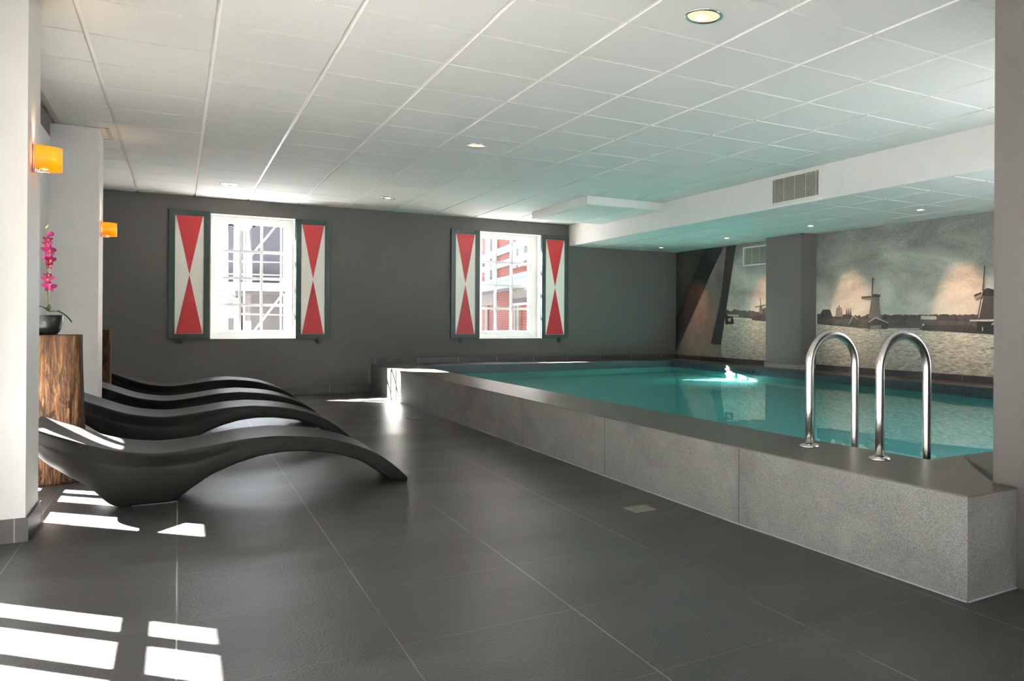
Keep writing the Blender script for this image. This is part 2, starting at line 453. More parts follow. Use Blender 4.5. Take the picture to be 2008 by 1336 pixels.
# columns beside the window wall
def column(name, x0, x1, y0, y1, skirt):
    o = struct(MB().box(x0, x1, y0, y1, 0, 2.61).build(name, MW))
    if skirt:
        s = MB().box(x0, x1 + 0.012, y0 - 0.012, y1 + 0.002, 0, 0.11)
        struct(s.build('baseboard_left', MSKIRT))
    return o
column('wall_left_pier', XL, -0.592, 4.765, 5.16, True)
column('wall_left_pier.001', XL, -0.553, 8.10, 8.53, False)
struct(MB().box(7.22, XM, 8.25, 9.03, 0.370, ZS).build('wall_mural_pier', MGREY))
struct(MB().box(7.205, XM, 8.235, 9.045, 0.370, 0.435).build('baseboard_mural_pier', plain('light_stone_skirting', (120, 120, 114), 0.5, var=0.1, scale=8)))

# ------------------------------------------------------------------ WINDOWS in the back wall
def back_window(n, W, gx0, gx1, gz0, gz1, mv, mh, handle=True):
    x0, x1, z0, z1 = W; root = empty('window_%d' % n, ((x0 + x1) / 2, YB + 0.2, z0)); struct(root)
    ox, oy, oz = root.location
    def L(mb): 
        for v in mb.bm.verts: v.co -= Vector((ox, oy, oz))
        return mb
    fr = MB(); t = 0.045; yf = YB + 0.16
    for a, b, c, d in ((x0, gx0 - t, z0, z1), (gx1 + t, x1, z0, z1), (gx0 - t, gx1 + t, z0, gz0 - t), (gx0 - t, gx1 + t, gz1 + t, z1)):
        fr.box(a, b, yf, yf + 0.09, c, d)
    L(fr).build('window_frame', MGW, root, bevel=0.004)
    sa = MB(); ys = YB + 0.175
    for a, b, c, d in ((gx0 - t, gx0, gz0 - t, gz1 + t), (gx1, gx1 + t, gz0 - t, gz1 + t), (gx0, gx1, gz0 - t, gz0), (gx0, gx1, gz1, gz1 + t)):
        sa.box(a + 0.001, b - 0.001, ys - 0.03, ys + 0.05, c + 0.001, d - 0.001)
    L(sa).build('window_sash', MGW, root, bevel=0.004)
    mu = MB()
    for x in mv: mu.box(x - 0.014, x + 0.014, ys - 0.012, ys + 0.036, gz0, gz1)
    for z in mh: mu.box(gx0, gx1, ys - 0.011, ys + 0.035, z - 0.018, z + 0.018)
    L(mu).build('glazing_bars', MGW, root)
    L(MB().box(gx0 - 0.01, gx1 + 0.01, ys + 0.011, ys + 0.015, gz0 - 0.01, gz1 + 0.01)).build('window_pane', MGLASS, root)
    rv = MB(); q = 0.006
    rv.box(x0, x0 + q, YB - 0.004, yf, z0, z1); rv.box(x1 - q, x1, YB - 0.004, yf, z0, z1)
    rv.box(x0, x1, YB - 0.004, yf, z0, z0 + q); rv.box(x0, x1, YB - 0.004, yf, z1 - q, z1)
    L(rv).build('window_reveal', MGW, root)
    ou = MB(); 
    ou.box(x0, x0 + q, yf + 0.09, YB + 0.33, z0, z1); ou.box(x1 - q, x1, yf + 0.09, YB + 0.33, z0, z1); ou.box(x0, x1, yf + 0.09, YB + 0.35, z0 - 0.01, z0 + q)
    L(ou).build('window_sill', MGW, root)
    if handle:
        h = MB(); xh = gx1 + t * 0.55; zh = (gz0 + gz1) / 2 - 0.02
        h.box(xh - 0.012, xh + 0.012, ys - 0.045, ys - 0.03, zh - 0.05, zh + 0.04); h.box(xh - 0.10, xh + 0.008, ys - 0.065, ys - 0.045, zh - 0.045, zh - 0.025)
        L(h).build('window_handle', MGW, root, bevel=0.004)
    return root
back_window(1, W1, 0.436, 1.236, 0.886, 2.31, (0.690, 0.945), (1.229, 1.588, 1.948))
back_window(2, W2, 3.985, 4.760, 0.870, 2.335, (4.215, 4.475), (1.225, 1.592, 1.958))

# shutters
def shutter(x0, x1, z0, z1, hook_x, label):
    root = empty('window_shutter', ((x0 + x1) / 2, YB - 0.001, z0))
    tag(root, label, 'shutter', 'red and white hourglass shutters on the back wall')
    w_ = (x1 - x0) / 2; h = z1 - z0
    fr = MB(); t = 0.068
    for a, b, c, d in ((-w_, -w_ + t, 0, h), (w_ - t, w_, 0, h), (-w_ + t, w_ - t, 0, t * 0.9), (-w_ + t, w_ - t, h - t, h)):
        fr.box(a, b, -0.038, 0, c, d)
    fr.build('frame', MGREEN, root, bevel=0.003)
    pa = MB(); a, b, c, d = -w_ + t, w_ - t, t * 0.9, h - t; mz = (c + d) / 2; y = -0.024
    g = 0.012
    pa.box(a, b, y, -0.004, c, d, MCREAM)
    for (p, q, s_) in (((a + g, y - 0.0012, c + 0.002), (b - g, y - 0.0012, c + 0.002), (0, y - 0.0012, mz - 0.004)), ((a + g, y - 0.0012, d - 0.002), (0, y - 0.0012, mz + 0.004), (b - g, y - 0.0012, d - 0.002))):
        pa.poly([p, q, s_], MRED)
    pa.build('panel', None, root)
    hk = MB(); hk.box(hook_x - 0.012, hook_x + 0.012, -0.052, -0.038, -0.03, 0.03); hk.box(hook_x - 0.02, hook_x + 0.02, -0.058, -0.03, -0.045, -0.025); hk.box(hook_x - 0.009, hook_x + 0.009, -0.05, 0.0, -0.062, -0.045)
    hk.build('hook', MBLACK, root, bevel=0.003)
    return root
shutter(-0.108, 0.338, 0.785, 2.430, -0.02 - 0.0 - 0.0, 'shutter left of the left window, next to the farther white pier and its amber lamp')
for o in [q for q in bpy.data.objects if q.name.startswith('hook')]: o.location.x = -0.06
shutter(1.336, 1.768, 0.772, 2.412, 0.075, 'shutter right of the left window, beside scaffolding view')
shutter(3.448, 3.888, 0.758, 2.425, -0.075, 'shutter left of the right window, above the pool corner')
shutter(4.906, 5.372, 0.745, 2.425, 0.08, 'shutter right of the right window, beside the lowered ceiling')

# ------------------------------------------------------------------ WINDOW WALL on the left
def side_window(n, y0, y1, bars, zr, ztop, blind_bottom):
    root = empty('window_%d' % n, (XL - 0.09, (y0 + y1) / 2, 0.03)); struct(root)
    o = Vector(root.location)
    def L(mb):
        for v in mb.bm.verts: v.co -= o
        return mb
    fr = MB(); xa, xb = XL - 0.055, XL - 0.02
    t = 0.035
    fr.box(xa, xb, y0, y0 + t, 0.03, ztop); fr.box(xa, xb, y1 - 0.004, y1 + (0.25 if n < 5 else 0), 0.03, ztop)
    fr.box(xa, xb, y0 + t, y1 - 0.004, 0.03, 0.06); fr.box(xa, xb, y0 + t, y1 - 0.004, ztop - 0.05, ztop)
    L(fr).build('window_frame', MGW, root)
    mu = MB()
    for a, b in bars: mu.box(xa + 0.008, xb - 0.008, a, b, 0.06, ztop - 0.05)
    for a, b in zr: mu.box(xa + 0.010, xb - 0.010, y0 + t, y1 - 0.004, a, b)
    L(mu).build('glazing_bars', MGW, root)
    L(MB().box(xa + 0.02, xa + 0.024, y0 + t, y1 - 0.004, 0.06, ztop - 0.05)).build('window_pane', MGLASS, root)
    L(MB().box(XL - 0.012, XL - 0.009, y0 + 0.01, y1 - 0.01, blind_bottom, ztop)).build('roller_blind', MBLIND, root)
    return root
ZROWS = ((0.19, 0.282), (0.64, 0.703))
side_window(3, 5.33, 6.50, ((5.425, 5.50), (5.785, 6.05), (6.245, 6.32)), ZROWS, 2.42, 0.84)
bars = [(3.94, 4.02), (3.62, 3.69)]
yy = 3.62
while yy > 1.6: yy -= 0.33; bars.append((yy, yy + 0.075))
side_window(4, 1.2, 4.20, bars, ZROWS, 2.42, 0.84)
bars = []; yy = 0.2
while yy > -3.2: yy -= 0.33; bars.append((yy, yy + 0.075))
side_window(5, -3.6, 0.2, bars, ((1.2, 1.27),), 2.42, 1.15)
portal((XL - 0.2, -1.7, 0.6), (1.15, 3.8), (1, 0, 0))
portal((XL - 0.2, 2.7, 0.4), (0.7, 2.9), (1, 0, 0))
portal((0.95, YF - 0.22, 1.6), (1.3, 1.2), (0, 1, 0))
portal((5.6, 1.78, 1.45), (3.4, 1.6), (0, 1, 0))
for i, (a, b, c, d, yw) in enumerate([(*WR[0], YF - 0.1), (*WP[0], 1.89)]):  # rear window, then the pool-end one added for light
    root = empty('window_%d' % (6 + i), ((a + b) / 2, yw, c)); struct(root)
    fr = MB(); w_ = (b - a) / 2; h = d - c
    fr.box(-w_, -w_ + 0.06, -0.03, 0.03, 0, h); fr.box(w_ - 0.06, w_, -0.03, 0.03, 0, h); fr.box(-w_ + 0.06, w_ - 0.06, -0.03, 0.03, 0, 0.06); fr.box(-w_ + 0.06, w_ - 0.06, -0.03, 0.03, h - 0.06, h); fr.box(-0.02, 0.02, -0.03, 0.03, 0.06, h - 0.06)
    fr.build('window_frame', MGW, root)
    MB().box(-w_ + 0.05, w_ - 0.05, -0.003, 0.003, 0.05, h - 0.05).build('window_pane', MGLASS, root)

# ------------------------------------------------------------------ POOL
pool = empty('swimming_pool', (2.4, 6.0, 0))
tag(pool, 'raised indoor pool clad in speckled grey stone filled with turquoise water', 'pool')
PO = Vector(pool.location)
def LP(mb):
    for v in mb.bm.verts: v.co -= PO
    return mb
outer = [(2.455, 1.868), (2.405, 3.3), (2.388, 4.7), (2.382, 6.2), (2.345, 9.0), (2.315, 10.2), (2.31, YB - 0.021)]
inner = [(2.965, 2.478), (2.905, 3.3), (2.888, 4.2), (2.838, 6.0), (2.80, 8.4), (2.795, 11.30)]
XI = 6.98                     # inner edge beside the mural
def zc(x): return 0.397 - 0.032 * (x - 2.4) / 5.1
WZ = 0.272
lo = MB()
# cladding faces
def strip(mb, pts, z0, zf, m=None, th=0.0):
    for (a, b) in zip(pts, pts[1:]):
        mb.poly([(a[0], a[1], z0), (b[0], b[1], z0), (b[0], b[1], zf(b[0])), (a[0], a[1], zf(a[0]))], m)
XE = 2.756
o_pts = outer[::-1] + [(XE, 1.868)]
cl = MB()
ins = [(x + 0.03, y) for x, y in outer[::-1]][:-1] + [(2.485, 1.898), (XE, 1.898)]
n = len(o_pts)
zt_ = lambda x: zc(x) - 0.006
for k in range(n - 1):
    a, b, c, d = o_pts[k], o_pts[k+1], ins[k+1], ins[k]
    A0, B0, C0, D0 = [(p[0], p[1], 0.0) for p in (a, b, c, d)]; A1, B1, C1, D1 = [(p[0], p[1], zt_(p[0])) for p in (a, b, c, d)]
    cl.poly([A0, B0, B1, A1]); cl.poly([D0, C0, C1, D1]); cl.poly([A1, B1, C1, D1]); cl.poly([A0, B0, C0, D0])
bmesh.ops.remove_doubles(cl.bm, verts=cl.bm.verts, dist=1e-5)
LP(cl).build('outer_wall', MSTONE, pool)
# coping ring
cp = MB()
def cring(mb, P, Q, th=0.006):
    """top slab between polyline P (outer) and Q (inner)"""
    n = len(P)
    T = [mb.bm.verts.new((x, y, zc(x))) for x, y in P]; U = [mb.bm.verts.new((x, y, zc(x))) for x, y in Q]
    t = [mb.bm.verts.new((x, y, zc(x) - th)) for x, y in P]; u_ = [mb.bm.verts.new((x, y, zc(x) - th)) for x, y in Q]
    for k in range(n - 1):
        mb.bm.faces.new((T[k], T[k+1], U[k+1], U[k])); mb.bm.faces.new((t[k], t[k+1], u_[k+1], u_[k]))
        mb.bm.faces.new((T[k], T[k+1], t[k+1], t[k])); mb.bm.faces.new((U[k], U[k+1], u_[k+1], u_[k]))
    mb.bm.faces.new((T[0], U[0], u_[0], t[0])); mb.bm.faces.new((T[-1], U[-1], u_[-1], t[-1]))
ov = 0.0015
P1 = [(x - ov, y) for x, y in outer][1:-1]
cring(cp, [(2.455 - ov, 1.868 - ov)] + P1 + [(2.31 - ov, YB - 0.021)], [(2.965, 2.478), (2.905, 3.3), (2.888, 4.7), (2.838, 6.2), (2.80, 9.0), (2.797, 10.2), (2.795, 11.30)])
cring(cp, [(2.455 - ov, 1.868 - ov), (XE, 1.868 - ov)], [(2.965, 2.478), (3.2, 2.478)])
cring(cp, [(XE + 0.006, 1.985), (XM - 0.02, 1.985)], [(3.2, 2.478), (XI, 2.478)])
cring(cp, [(XM - 0.02, 1.985), (XM - 0.02, YB - 0.02)], [(XI, 2.478), (XI, 11.30)])
cring(cp, [(2.31 - ov, YB - 0.021), (XM - 0.02, YB - 0.021)], [(2.795, 11.30), (XI, 11.30)])
LP(cp).build('coping', MCOPE, pool)
# basin lining
ZF = -0.95
bs = MB()
ring = inner + [(XI, 11.30), (XI, 2.478)]
n = len(ring)
for k in range(n):
    a, b = ring[k], ring[(k+1) % n]
    bs.poly([(a[0], a[1], ZF), (b[0], b[1], ZF), (b[0], b[1], 0.12), (a[0], a[1], 0.12)], MBASIN)
    bs.poly([(a[0], a[1], 0.12), (b[0], b[1], 0.12), (b[0], b[1], zc(b[0]) - 0.006), (a[0], a[1], zc(a[0]) - 0.006)], MBAND)
bs.poly([(x, y, ZF) for x, y in ring], MBASIN)
basin = LP(bs).build('basin', None, pool)
wt = MB(); nx_, ny_ = 64, 120
def wave(x, y):
    return 0.0011 * (noise.noise(Vector((x * 1.1, y * 1.5, 0.3))) + 0.35 * noise.noise(Vector((x * 3.1, y * 3.6, 5.1))))
wg = [[wt.bm.verts.new((2.79 + (6.99 - 2.79) * i / nx_, 2.47 + (11.31 - 2.47) * j / ny_, WZ + wave(2.79 + 4.2 * i / nx_, 2.47 + 8.84 * j / ny_))) for i in range(nx_ + 1)] for j in range(ny_ + 1)]
for j in range(ny_):
    for i in range(nx_):
        q = wt.bm.faces.new((wg[j][i], wg[j][i+1], wg[j+1][i+1], wg[j+1][i])); q.smooth = True
water = LP(wt).build('water', MWATER, pool, fix=False)
if water.data.polygons[0].normal.z < 0: water.data.flip_normals()
water.cycles.is_caustics_caster = True
basin.cycles.is_caustics_receiver = True
LP(MB().box(6.965, 6.979, 9.0, 9.75, 0.292, 0.325)).build('skimmer_slot', MBLACK, pool)
# sealant line at the foot of the wall
se = MB()
for a, b in zip(o_pts, o_pts[1:]):
    d = Vector((b[0]-a[0], b[1]-a[1], 0)).normalized(); nrm = Vector((d.y, -d.x, 0))
    if nrm.x > 0 and nrm.y > -0.5: nrm = -nrm
    A, B = Vector((*a, 0)), Vector((*b, 0))
    if abs(d.x) > 0.9: nrm = Vector((0, -1, 0))
    else: nrm = Vector((-1, 0, 0))
    se.poly([A + nrm*0.007 + Vector((0,0,0.0015)), B + nrm*0.007 + Vector((0,0,0.0015)), B + Vector((0,0,0.006)) + nrm*0.0012, A + Vector((0,0,0.006)) + nrm*0.0012])
LP(se).build('sealant_joint', MSIL, pool)

# ladder rails
lad = empty('pool_ladder', (2.75, 2.83, zc(2.75)))
tag(lad, 'pair of arched brushed steel pool handrails standing on the stone coping', 'pool ladder')
for (xa, ya, xb) in ((2.737, 3.058, 3.063), (2.768, 2.600, 3.098)):
    z0 = zc(xa) - lad.location.z; rad = (xb - xa) / 2; zt = 1.0 - 0.0215 - rad - lad.location.z
    pts = [(xa, ya, z0 + 0.002), (xa, ya, z0 + 0.2), (xa, ya, zt - 0.02)]
    cx_ = (xa + xb) / 2
    pts += [(cx_ - rad * math.cos(t), ya, zt + rad * math.sin(t)) for t in [PI * k / 24 for k in range(25)]]
    pts += [(xb, ya, zt - 0.02), (xb, ya, z0), (xb, ya, -0.95)]
    pts = [(p[0] - lad.location.x, p[1] - lad.location.y, p[2]) for p in pts]
    MB().tube(pts, 0.0215, 20).build('handrail', MCHROME, lad)
    fl = MB().lathe([(0.022, 0.016), (0.030, 0.017), (0.046, 0.013), (0.052, 0.006), (0.052, 0.0005), (0.02, 0.0005)], (xa - lad.location.x, ya - lad.location.y, z0), 32)
    fl.build('flange', MCHROME, lad)
for z in (0.05, -0.22, -0.49):
    MB().box(3.05 - lad.location.x, 3.13 - lad.location.x, 2.61 - lad.location.y, 3.05 - lad.location.y, z - 0.42, z - 0.395).build('tread', MCHROME, lad)

# ------------------------------------------------------------------ MURAL
def mgrey(name, a, b, scale=3, aniso=(1, 1, 1), detail=6, rough=0.6, warp=0.3):
    m = N(name)
    nz = m.noise(m.mapv(m.pos(), aniso), scale, detail, 0.6, warp)
    c = m.ramp(nz, [(0.32, lin(a)), (0.68, lin(b))])
    gr = m.noise(m.pos(), 70, 2, 0.8)
    c = m.mix(0.22, c, m.ramp(gr, [(0.35, lin(tuple(v*0.55 for v in a))), (0.65, lin(tuple(min(255, v*1.25) for v in b)))]))
    m.set(Base_Color=c, Roughness=rough); return m.m
# printed sky goes from dark cloud at the top to pale haze at the skyline
m = N('mural_sky_print'); X, Y, Z = m.xyz()
nz = m.noise(m.mapv(m.pos(), (1, 0.7, 1.5)), 1.5, 6, 0.6, 0.5)
hh = m.math('SUBTRACT', 1.0, m.math('DIVIDE', m.math('SUBTRACT', Z, 0.95), 1.25))
ff = m.math('ADD', m.math('MULTIPLY', hh, 0.55), m.math('SUBTRACT', m.math('MULTIPLY', nz, 1.0), 0.22))
c = m.ramp(ff, [(0.25, lin((104, 105, 99))), (0.48, lin((156, 157, 147))), (0.8, lin((232, 232, 218)))])
gr = m.noise(m.pos(), 90, 2, 0.8)
c = m.mix(0.22, c, m.ramp(gr, [(0.35, lin((70, 70, 66))), (0.65, lin((225, 225, 214)))]))
m.set(Base_Color=c, Roughness=0.65); M_SKY = m.m
m = N('mural_water_print'); X, Y, Z = m.xyz()
nz = m.noise(m.mapv(m.pos(), (1, 3.2, 24)), 4.2, 5, 0.75, 0.5)
hh = m.math('DIVIDE', m.math('SUBTRACT', 1.0, Z), 0.6)
c1 = m.ramp(nz, [(0.36, lin((134, 133, 122))), (0.62, lin((232, 231, 214)))])
c2 = m.ramp(nz, [(0.36, lin((88, 86, 79))), (0.62, lin((182, 180, 166)))])
c = m.mix(hh, c1, c2)
m.set(Base_Color=c, Roughness=0.65); M_WAT = m.m
M_BLK = mgrey('mural_black_print', (26, 27, 26), (38, 38, 36))
M_DRK = mgrey('mural_dark_print', (48, 47, 44), (70, 68, 63), 2)
M_SAIL = mgrey('mural_sail_print', (84, 80, 74), (132, 126, 116), 2.2)
M_TREE = mgrey('mural_tree_print', (44, 44, 42), (84, 82, 78), 12)
M_LAND = mgrey('mural_land_print', (58, 57, 54), (98, 96, 90), 10)
M_MILL = mgrey('mural_mill_print', (92, 89, 84), (126, 122, 115), 8)
M_LITE = mgrey('mural_light_print', (168, 168, 160), (200, 200, 190), 8)
M_MID = mgrey('mural_mid_print', (110, 108, 102), (140, 138, 130), 8)

def mural(name, label, y0, y1, shapes):
    """shapes: (material, [(px,py)...]) laid on the wall plane one paper-thickness above each other"""
    mb = MB(); layer = 0
    for mat, pts in shapes:
        x = XM - 0.003 - 0.0006 * layer; layer += 1
        P = [onx(px, py, XM) for px, py in pts]
        # clip to the panel
        Q = [Vector((x, min(max(p.y, y0), y1), min(max(p.z, 0.44), ZS))) for p in P]
        try: mb.poly(Q, mat)
        except ValueError: pass
    o = mb.build(name, None, None, fix=False)
    for p in o.data.polygons: pass
    bm2 = bmesh.new(); bm2.from_mesh(o.data)
    for fc in bm2.faces:
        fc.normal_update()
        if fc.normal.x > 0: fc.normal_flip()
    bmesh.ops.triangulate(bm2, faces=bm2.faces)
    bm2.to_mesh(o.data); bm2.free()
    return tag(o, label, 'wall mural')
Z5 = lambda *p: [(1280 + a * 0.25445, 400 + b * 0.25445) for a, b in p]
Z6 = lambda *p: [(1580 + a * 0.25446, 400 + b * 0.25446) for a, b in p]
rnd = random.Random(3)
def skyline(xs, base, amp, step, low):
    """jagged tree line from left to right; base(x) is the mean top, low(x) the foot"""
    top = []; x = xs[0]
    while x < xs[1]:
        top.append((x, base(x) - amp * rnd.random())); x += step * (0.5 + rnd.random())
    top.append((xs[1], base(xs[1])))
    return top + [(xs[1], low(xs[1])), (xs[0], low(xs[0]))]
BIG = [(1300, 380), (1540, 380), (1540, 760), (1300, 760)]
L_ = [(M_SKY, BIG)]
L_.append((M_WAT, Z5((520, 885), (1010, 905), (1010, 1330), (520, 1330))))
L_.append((M_LAND, skyline((1420, 1533), lambda x: 610 + (x - 1420) * 0.06, 5, 4, lambda x: 620 + (x - 1420) * 0.09)))
L_.append((M_TREE, Z5((765, 880), (790, 865), (860, 800), (935, 808), (940, 850), (992, 830), (992, 905), (850, 905), (765, 895))))
L_.append((M_LITE, Z5((895, 850), (930, 832), (975, 845), (965, 870), (905, 868))))
L_.append((M_BLK, Z5((560, 855), (620, 862), (628, 925), (562, 930))))
L_.append((M_LITE, Z5((580, 850), (665, 855), (668, 868), (580, 866))))
L_.append((M_LITE, Z5((580, 885), (610, 878), (604, 905), (585, 910))))
L_.append((M_MILL, Z5((826, 790), (846, 790), (852, 850), (822, 850))))
L_.append((M_TREE, Z5((830, 722), (834, 722), (838, 800), (833, 800))))
L_.append((M_TREE, Z5((790, 793), (878, 776), (880, 782), (792, 799))))
L_.append((M_DRK, Z5((100, 300), (645, 300), (530, 1085), (530, 1330), (100, 1330))))
L_.append((M_SAIL, Z5((530, 340), (590, 325), (465, 1085), (530, 1085), (530, 1330), (180, 1330), (160, 1150), (390, 690))))
L_.append((M_BLK, Z5((400, 300), (550, 300), (545, 345), (385, 680), (160, 1130), (160, 880), (300, 600))))
L_.append((M_BLK, Z5((572, 300), (645, 300), (585, 720), (525, 1085), (452, 1075), (530, 740))))
mural('wall_mural', 'grainy grey windmill photo mural left of the dark pier, with black diagonal beams', 9.032, YB - 0.002, L_)
R_ = [(M_SKY, [(1600, 380), (2150, 330), (2150, 800), (1600, 760)])]
R_.append((M_WAT, [(1600, 636), (1697, 645), (1809, 648), (1965, 658), (2150, 664), (2150, 830), (1600, 770)]))
shore = lambda x: 636.5 + max(0, min(1, (x - 1603) / 94)) * 9 + max(0, x - 1697) * 0.045
R_.append((M_TREE, skyline((1603, 1720), lambda x: 622, 7, 5, lambda x: 634)))
R_.append((M_TREE, skyline((1720, 2150), lambda x: 619 + 0 * x, 3, 5, lambda x: 634)))
R_.append((M_TREE, Z6((108, 890), (115, 845), (135, 815), (190, 815), (200, 845), (215, 890))))
R_.append((M_LITE, Z6((890, 862), (1010, 866), (1010, 893), (890, 890))))
R_.append((M_TREE, Z6((1010, 893), (1020, 865), (1050, 850), (1095, 850), (1130, 872), (1300, 850), (1330, 870), (1330, 893))))
R_.append((M_LAND, [(1603, 625), (1650, 626), (1720, 626), (1965, 632), (2150, 634), (2150, 668), (1965, 657), (1809, 647.5), (1697, 644.5), (1603, 636)]))
R_.append((M_DRK, Z6((910, 935), (1280, 935), (1400, 985), (1515, 1010), (1300, 998), (1100, 984), (900, 975))))
R_.append((M_MID, Z6((232, 870), (240, 798), (282, 798), (290, 870))))
R_.append((M_BLK, Z6((256, 782), (266, 782), (264, 798), (259, 798))))
for k in (320, 335, 350): R_.append((M_TREE, Z6((k - 8, 870), (k, 793), (k + 8, 870))))
R_.append((M_TREE, Z6((325, 930), (370, 860), (415, 905), (415, 935))))
R_.append((M_LITE, Z6((332, 930), (336, 930), (372, 866), (405, 892), (407, 888), (370, 858))))
R_.append((M_MILL, Z6((512, 718), (572, 715), (594, 885), (488, 885))))
R_.append((M_TREE, Z6((512, 720), (518, 698), (545, 694), (582, 700), (584, 716), (560, 722))))
R_.append((M_TREE, Z6((519, 570), (529, 570), (521, 705), (512, 705))))
R_.append((M_TREE, Z6((434, 716), (512, 709), (512, 722), (436, 728))))
R_.append((M_MID, Z6((436, 728), (512, 722), (512, 744), (440, 736))))
R_.append((M_LITE, Z6((572, 745), (577, 745), (590, 850), (585, 850))))
R_.append((M_DRK, Z6((490, 905), (545, 875), (640, 918), (640, 965), (490, 968))))
R_.append((M_LITE, Z6((490, 908), (545, 872), (645, 914), (643, 921), (545, 881), (494, 914))))
R_.append((M_MID, Z6((505, 940), (590, 932), (590, 966), (500, 968))))
R_.append((M_TREE, Z6((715, 930), (745, 890), (785, 915), (785, 935))))
R_.append((M_LITE, Z6((640, 958), (885, 958), (885, 967), (640, 966))))
R_.append((M_LITE, Z6((905, 925), (922, 925), (922, 940), (905, 940))))
R_.append((M_DRK, Z6((1378, 718), (1490, 718), (1518, 885), (1335, 885))))
R_.append((M_BLK, Z6((1366, 715), (1375, 665), (1410, 648), (1450, 658), (1498, 690), (1495, 718))))
R_.append((M_DRK, Z6((1385, 475), (1393, 475), (1380, 665), (1368, 670))))
R_.append((M_BLK, Z6((1306, 702), (1365, 678), (1365, 692), (1308, 716))))
R_.append((M_MID, Z6((1308, 716), (1365, 692), (1365, 712), (1312, 738))))
R_.append((M_DRK, Z6((1360, 715), (1370, 715), (1338, 885), (1330, 885))))
R_.append((M_LITE, Z6((1372, 730), (1377, 730), (1345, 880), (1339, 880))))
R_.append((M_LITE, Z6((1490, 728), (1495, 728), (1525, 850), (1520, 850))))
R_.append((M_BLK, Z6((1330, 905), (1640, 895), (1640, 1000), (1480, 992), (1330, 985))))
R_.append((M_LITE, Z6((1275, 893), (1500, 890), (1500, 906), (1275, 905))))
R_.append((M_LITE, Z6((1440, 930), (1512, 870), (1516, 878), (1448, 936))))
R_.append((M_LITE, Z6((1370, 950), (1378, 950), (1378, 980), (1370, 980))))
R_.append((M_LITE, Z6((1488, 890), (1494, 890), (1494, 985), (1488, 985))))
R_.append((M_DRK, Z6((1435, 1105), (1640, 1125), (1640, 1145), (1440, 1116))))
mural('wall_mural', 'grey photo mural right of the dark pier, with two large windmills', 1.99, 8.248, R_)

# ------------------------------------------------------------------ VENT GRILLES
def grille(x, y0, y1, z0, z1, label, tilt=0.0):
    root = empty('ventilation_grille', (x, (y0 + y1) / 2, z0)); tag(root, label, 'air vent')
    w_ = (y1 - y0) / 2; h = z1 - z0; t = 0.02
    fr = MB()
    for a, b, c, d in ((-w_, -w_ + t, 0, h), (w_ - t, w_, 0, h), (-w_ + t, w_ - t, 0, t), (-w_ + t, w_ - t, h - t, h)): fr.box(-0.014, -0.001, a, b, c, d)
    fr.build('frame', MW, root)
    MB().box(-0.003, -0.001, -w_ + t, w_ - t, t, h - t).build('backing', plain('vent_shadow_grey', (120, 122, 112), 0.8), root)
    sl_ = MB(); k = t + 0.006
    while k < h - t:
        sl_.poly([(-0.012, -w_ + t, k), (-0.012, w_ - t, k), (-0.004, w_ - t, k + 0.007), (-0.004, -w_ + t, k + 0.007)]); k += 0.0125
    sl_.build('louvres', plain('vent_louvre', (196, 198, 186), 0.5), root)
    for q in (-w_ + 0.06, -w_ / 2 + 0.02, 0, w_ / 2 - 0.02, w_ - 0.06): MB().box(-0.0135, -0.0125, q - 0.003, q + 0.003, t, h - t).build('divider', MW, root)
    return root
grille(XF - 0.0005, 5.865, 6.64, 2.300, 2.592, 'white louvred air vent set in the front of the lowered ceiling')
grille(XM - 0.012, 9.09, 9.935, 1.912, 2.212, 'white framed air vent on the windmill mural beside the dark pier')

# ------------------------------------------------------------------ CEILING LIGHTS
def downlight(x, y, z, rad, label, mat, power, spot=False, group='round ceiling downlights'):
    root = empty('recessed_downlight', (x, y, z)); tag(root, label, 'ceiling light', group)
    MB().lathe([(rad, -0.0005), (rad, -0.006), (rad * 0.88, -0.006), (rad * 0.84, -0.001)], n=36).build('trim_ring', MPOL if not spot else MGW, root)
    MB().lathe([(rad * 0.86, -0.002), (rad * 0.8, -0.0015), (0.0, -0.0012)], n=36).build('reflector', mat, root)
    MB().lathe([(rad * 0.34, -0.003), (rad * 0.3, -0.0045), (0.0, -0.005)], (rad * 0.05, rad * 0.3, 0), 20).build('lamp', MBULBW if mat is G1 else G1, root)
    return root
def glow(name, c, st, px=0):
    m = N(name); m.set(Base_Color=lin((235, 225, 205)), Roughness=0.25, Metallic=0.3, Emission_Color=lin(c), Emission_Strength=st); return m.m
G1 = glow('lit_reflector', (255, 196, 130), 0.22); G2 = glow('dim_reflector', (240, 226, 205), 0.25)
downlight(2.252, 3.340, ZC, 0.098, 'large chrome ringed ceiling light glowing warm, nearest above the pool edge', G1, 0)
downlight(2.235, 6.965, ZC, 0.088, 'ceiling light midway along the room, between the nearest one and the back wall', G2, 0)
downlight(2.255, 10.62, ZC, 0.088, 'ceiling light close to the back wall, right of the left window', G1, 0)
downlight(0.485, 10.62, ZC, 0.088, 'ceiling light barely visible above the left window', G2, 0)
MSPOT = emis('halogen_spot_glow', (255, 220, 170), 7.0)
sp_lab = ['small spotlight at the far end of the lowered ceiling, above the mural beams', 'small spotlight in the lowered ceiling in front of the mural vent',
          'small spotlight in the lowered ceiling right of the dark pier', 'small spotlight nearest the right edge of the lowered ceiling']
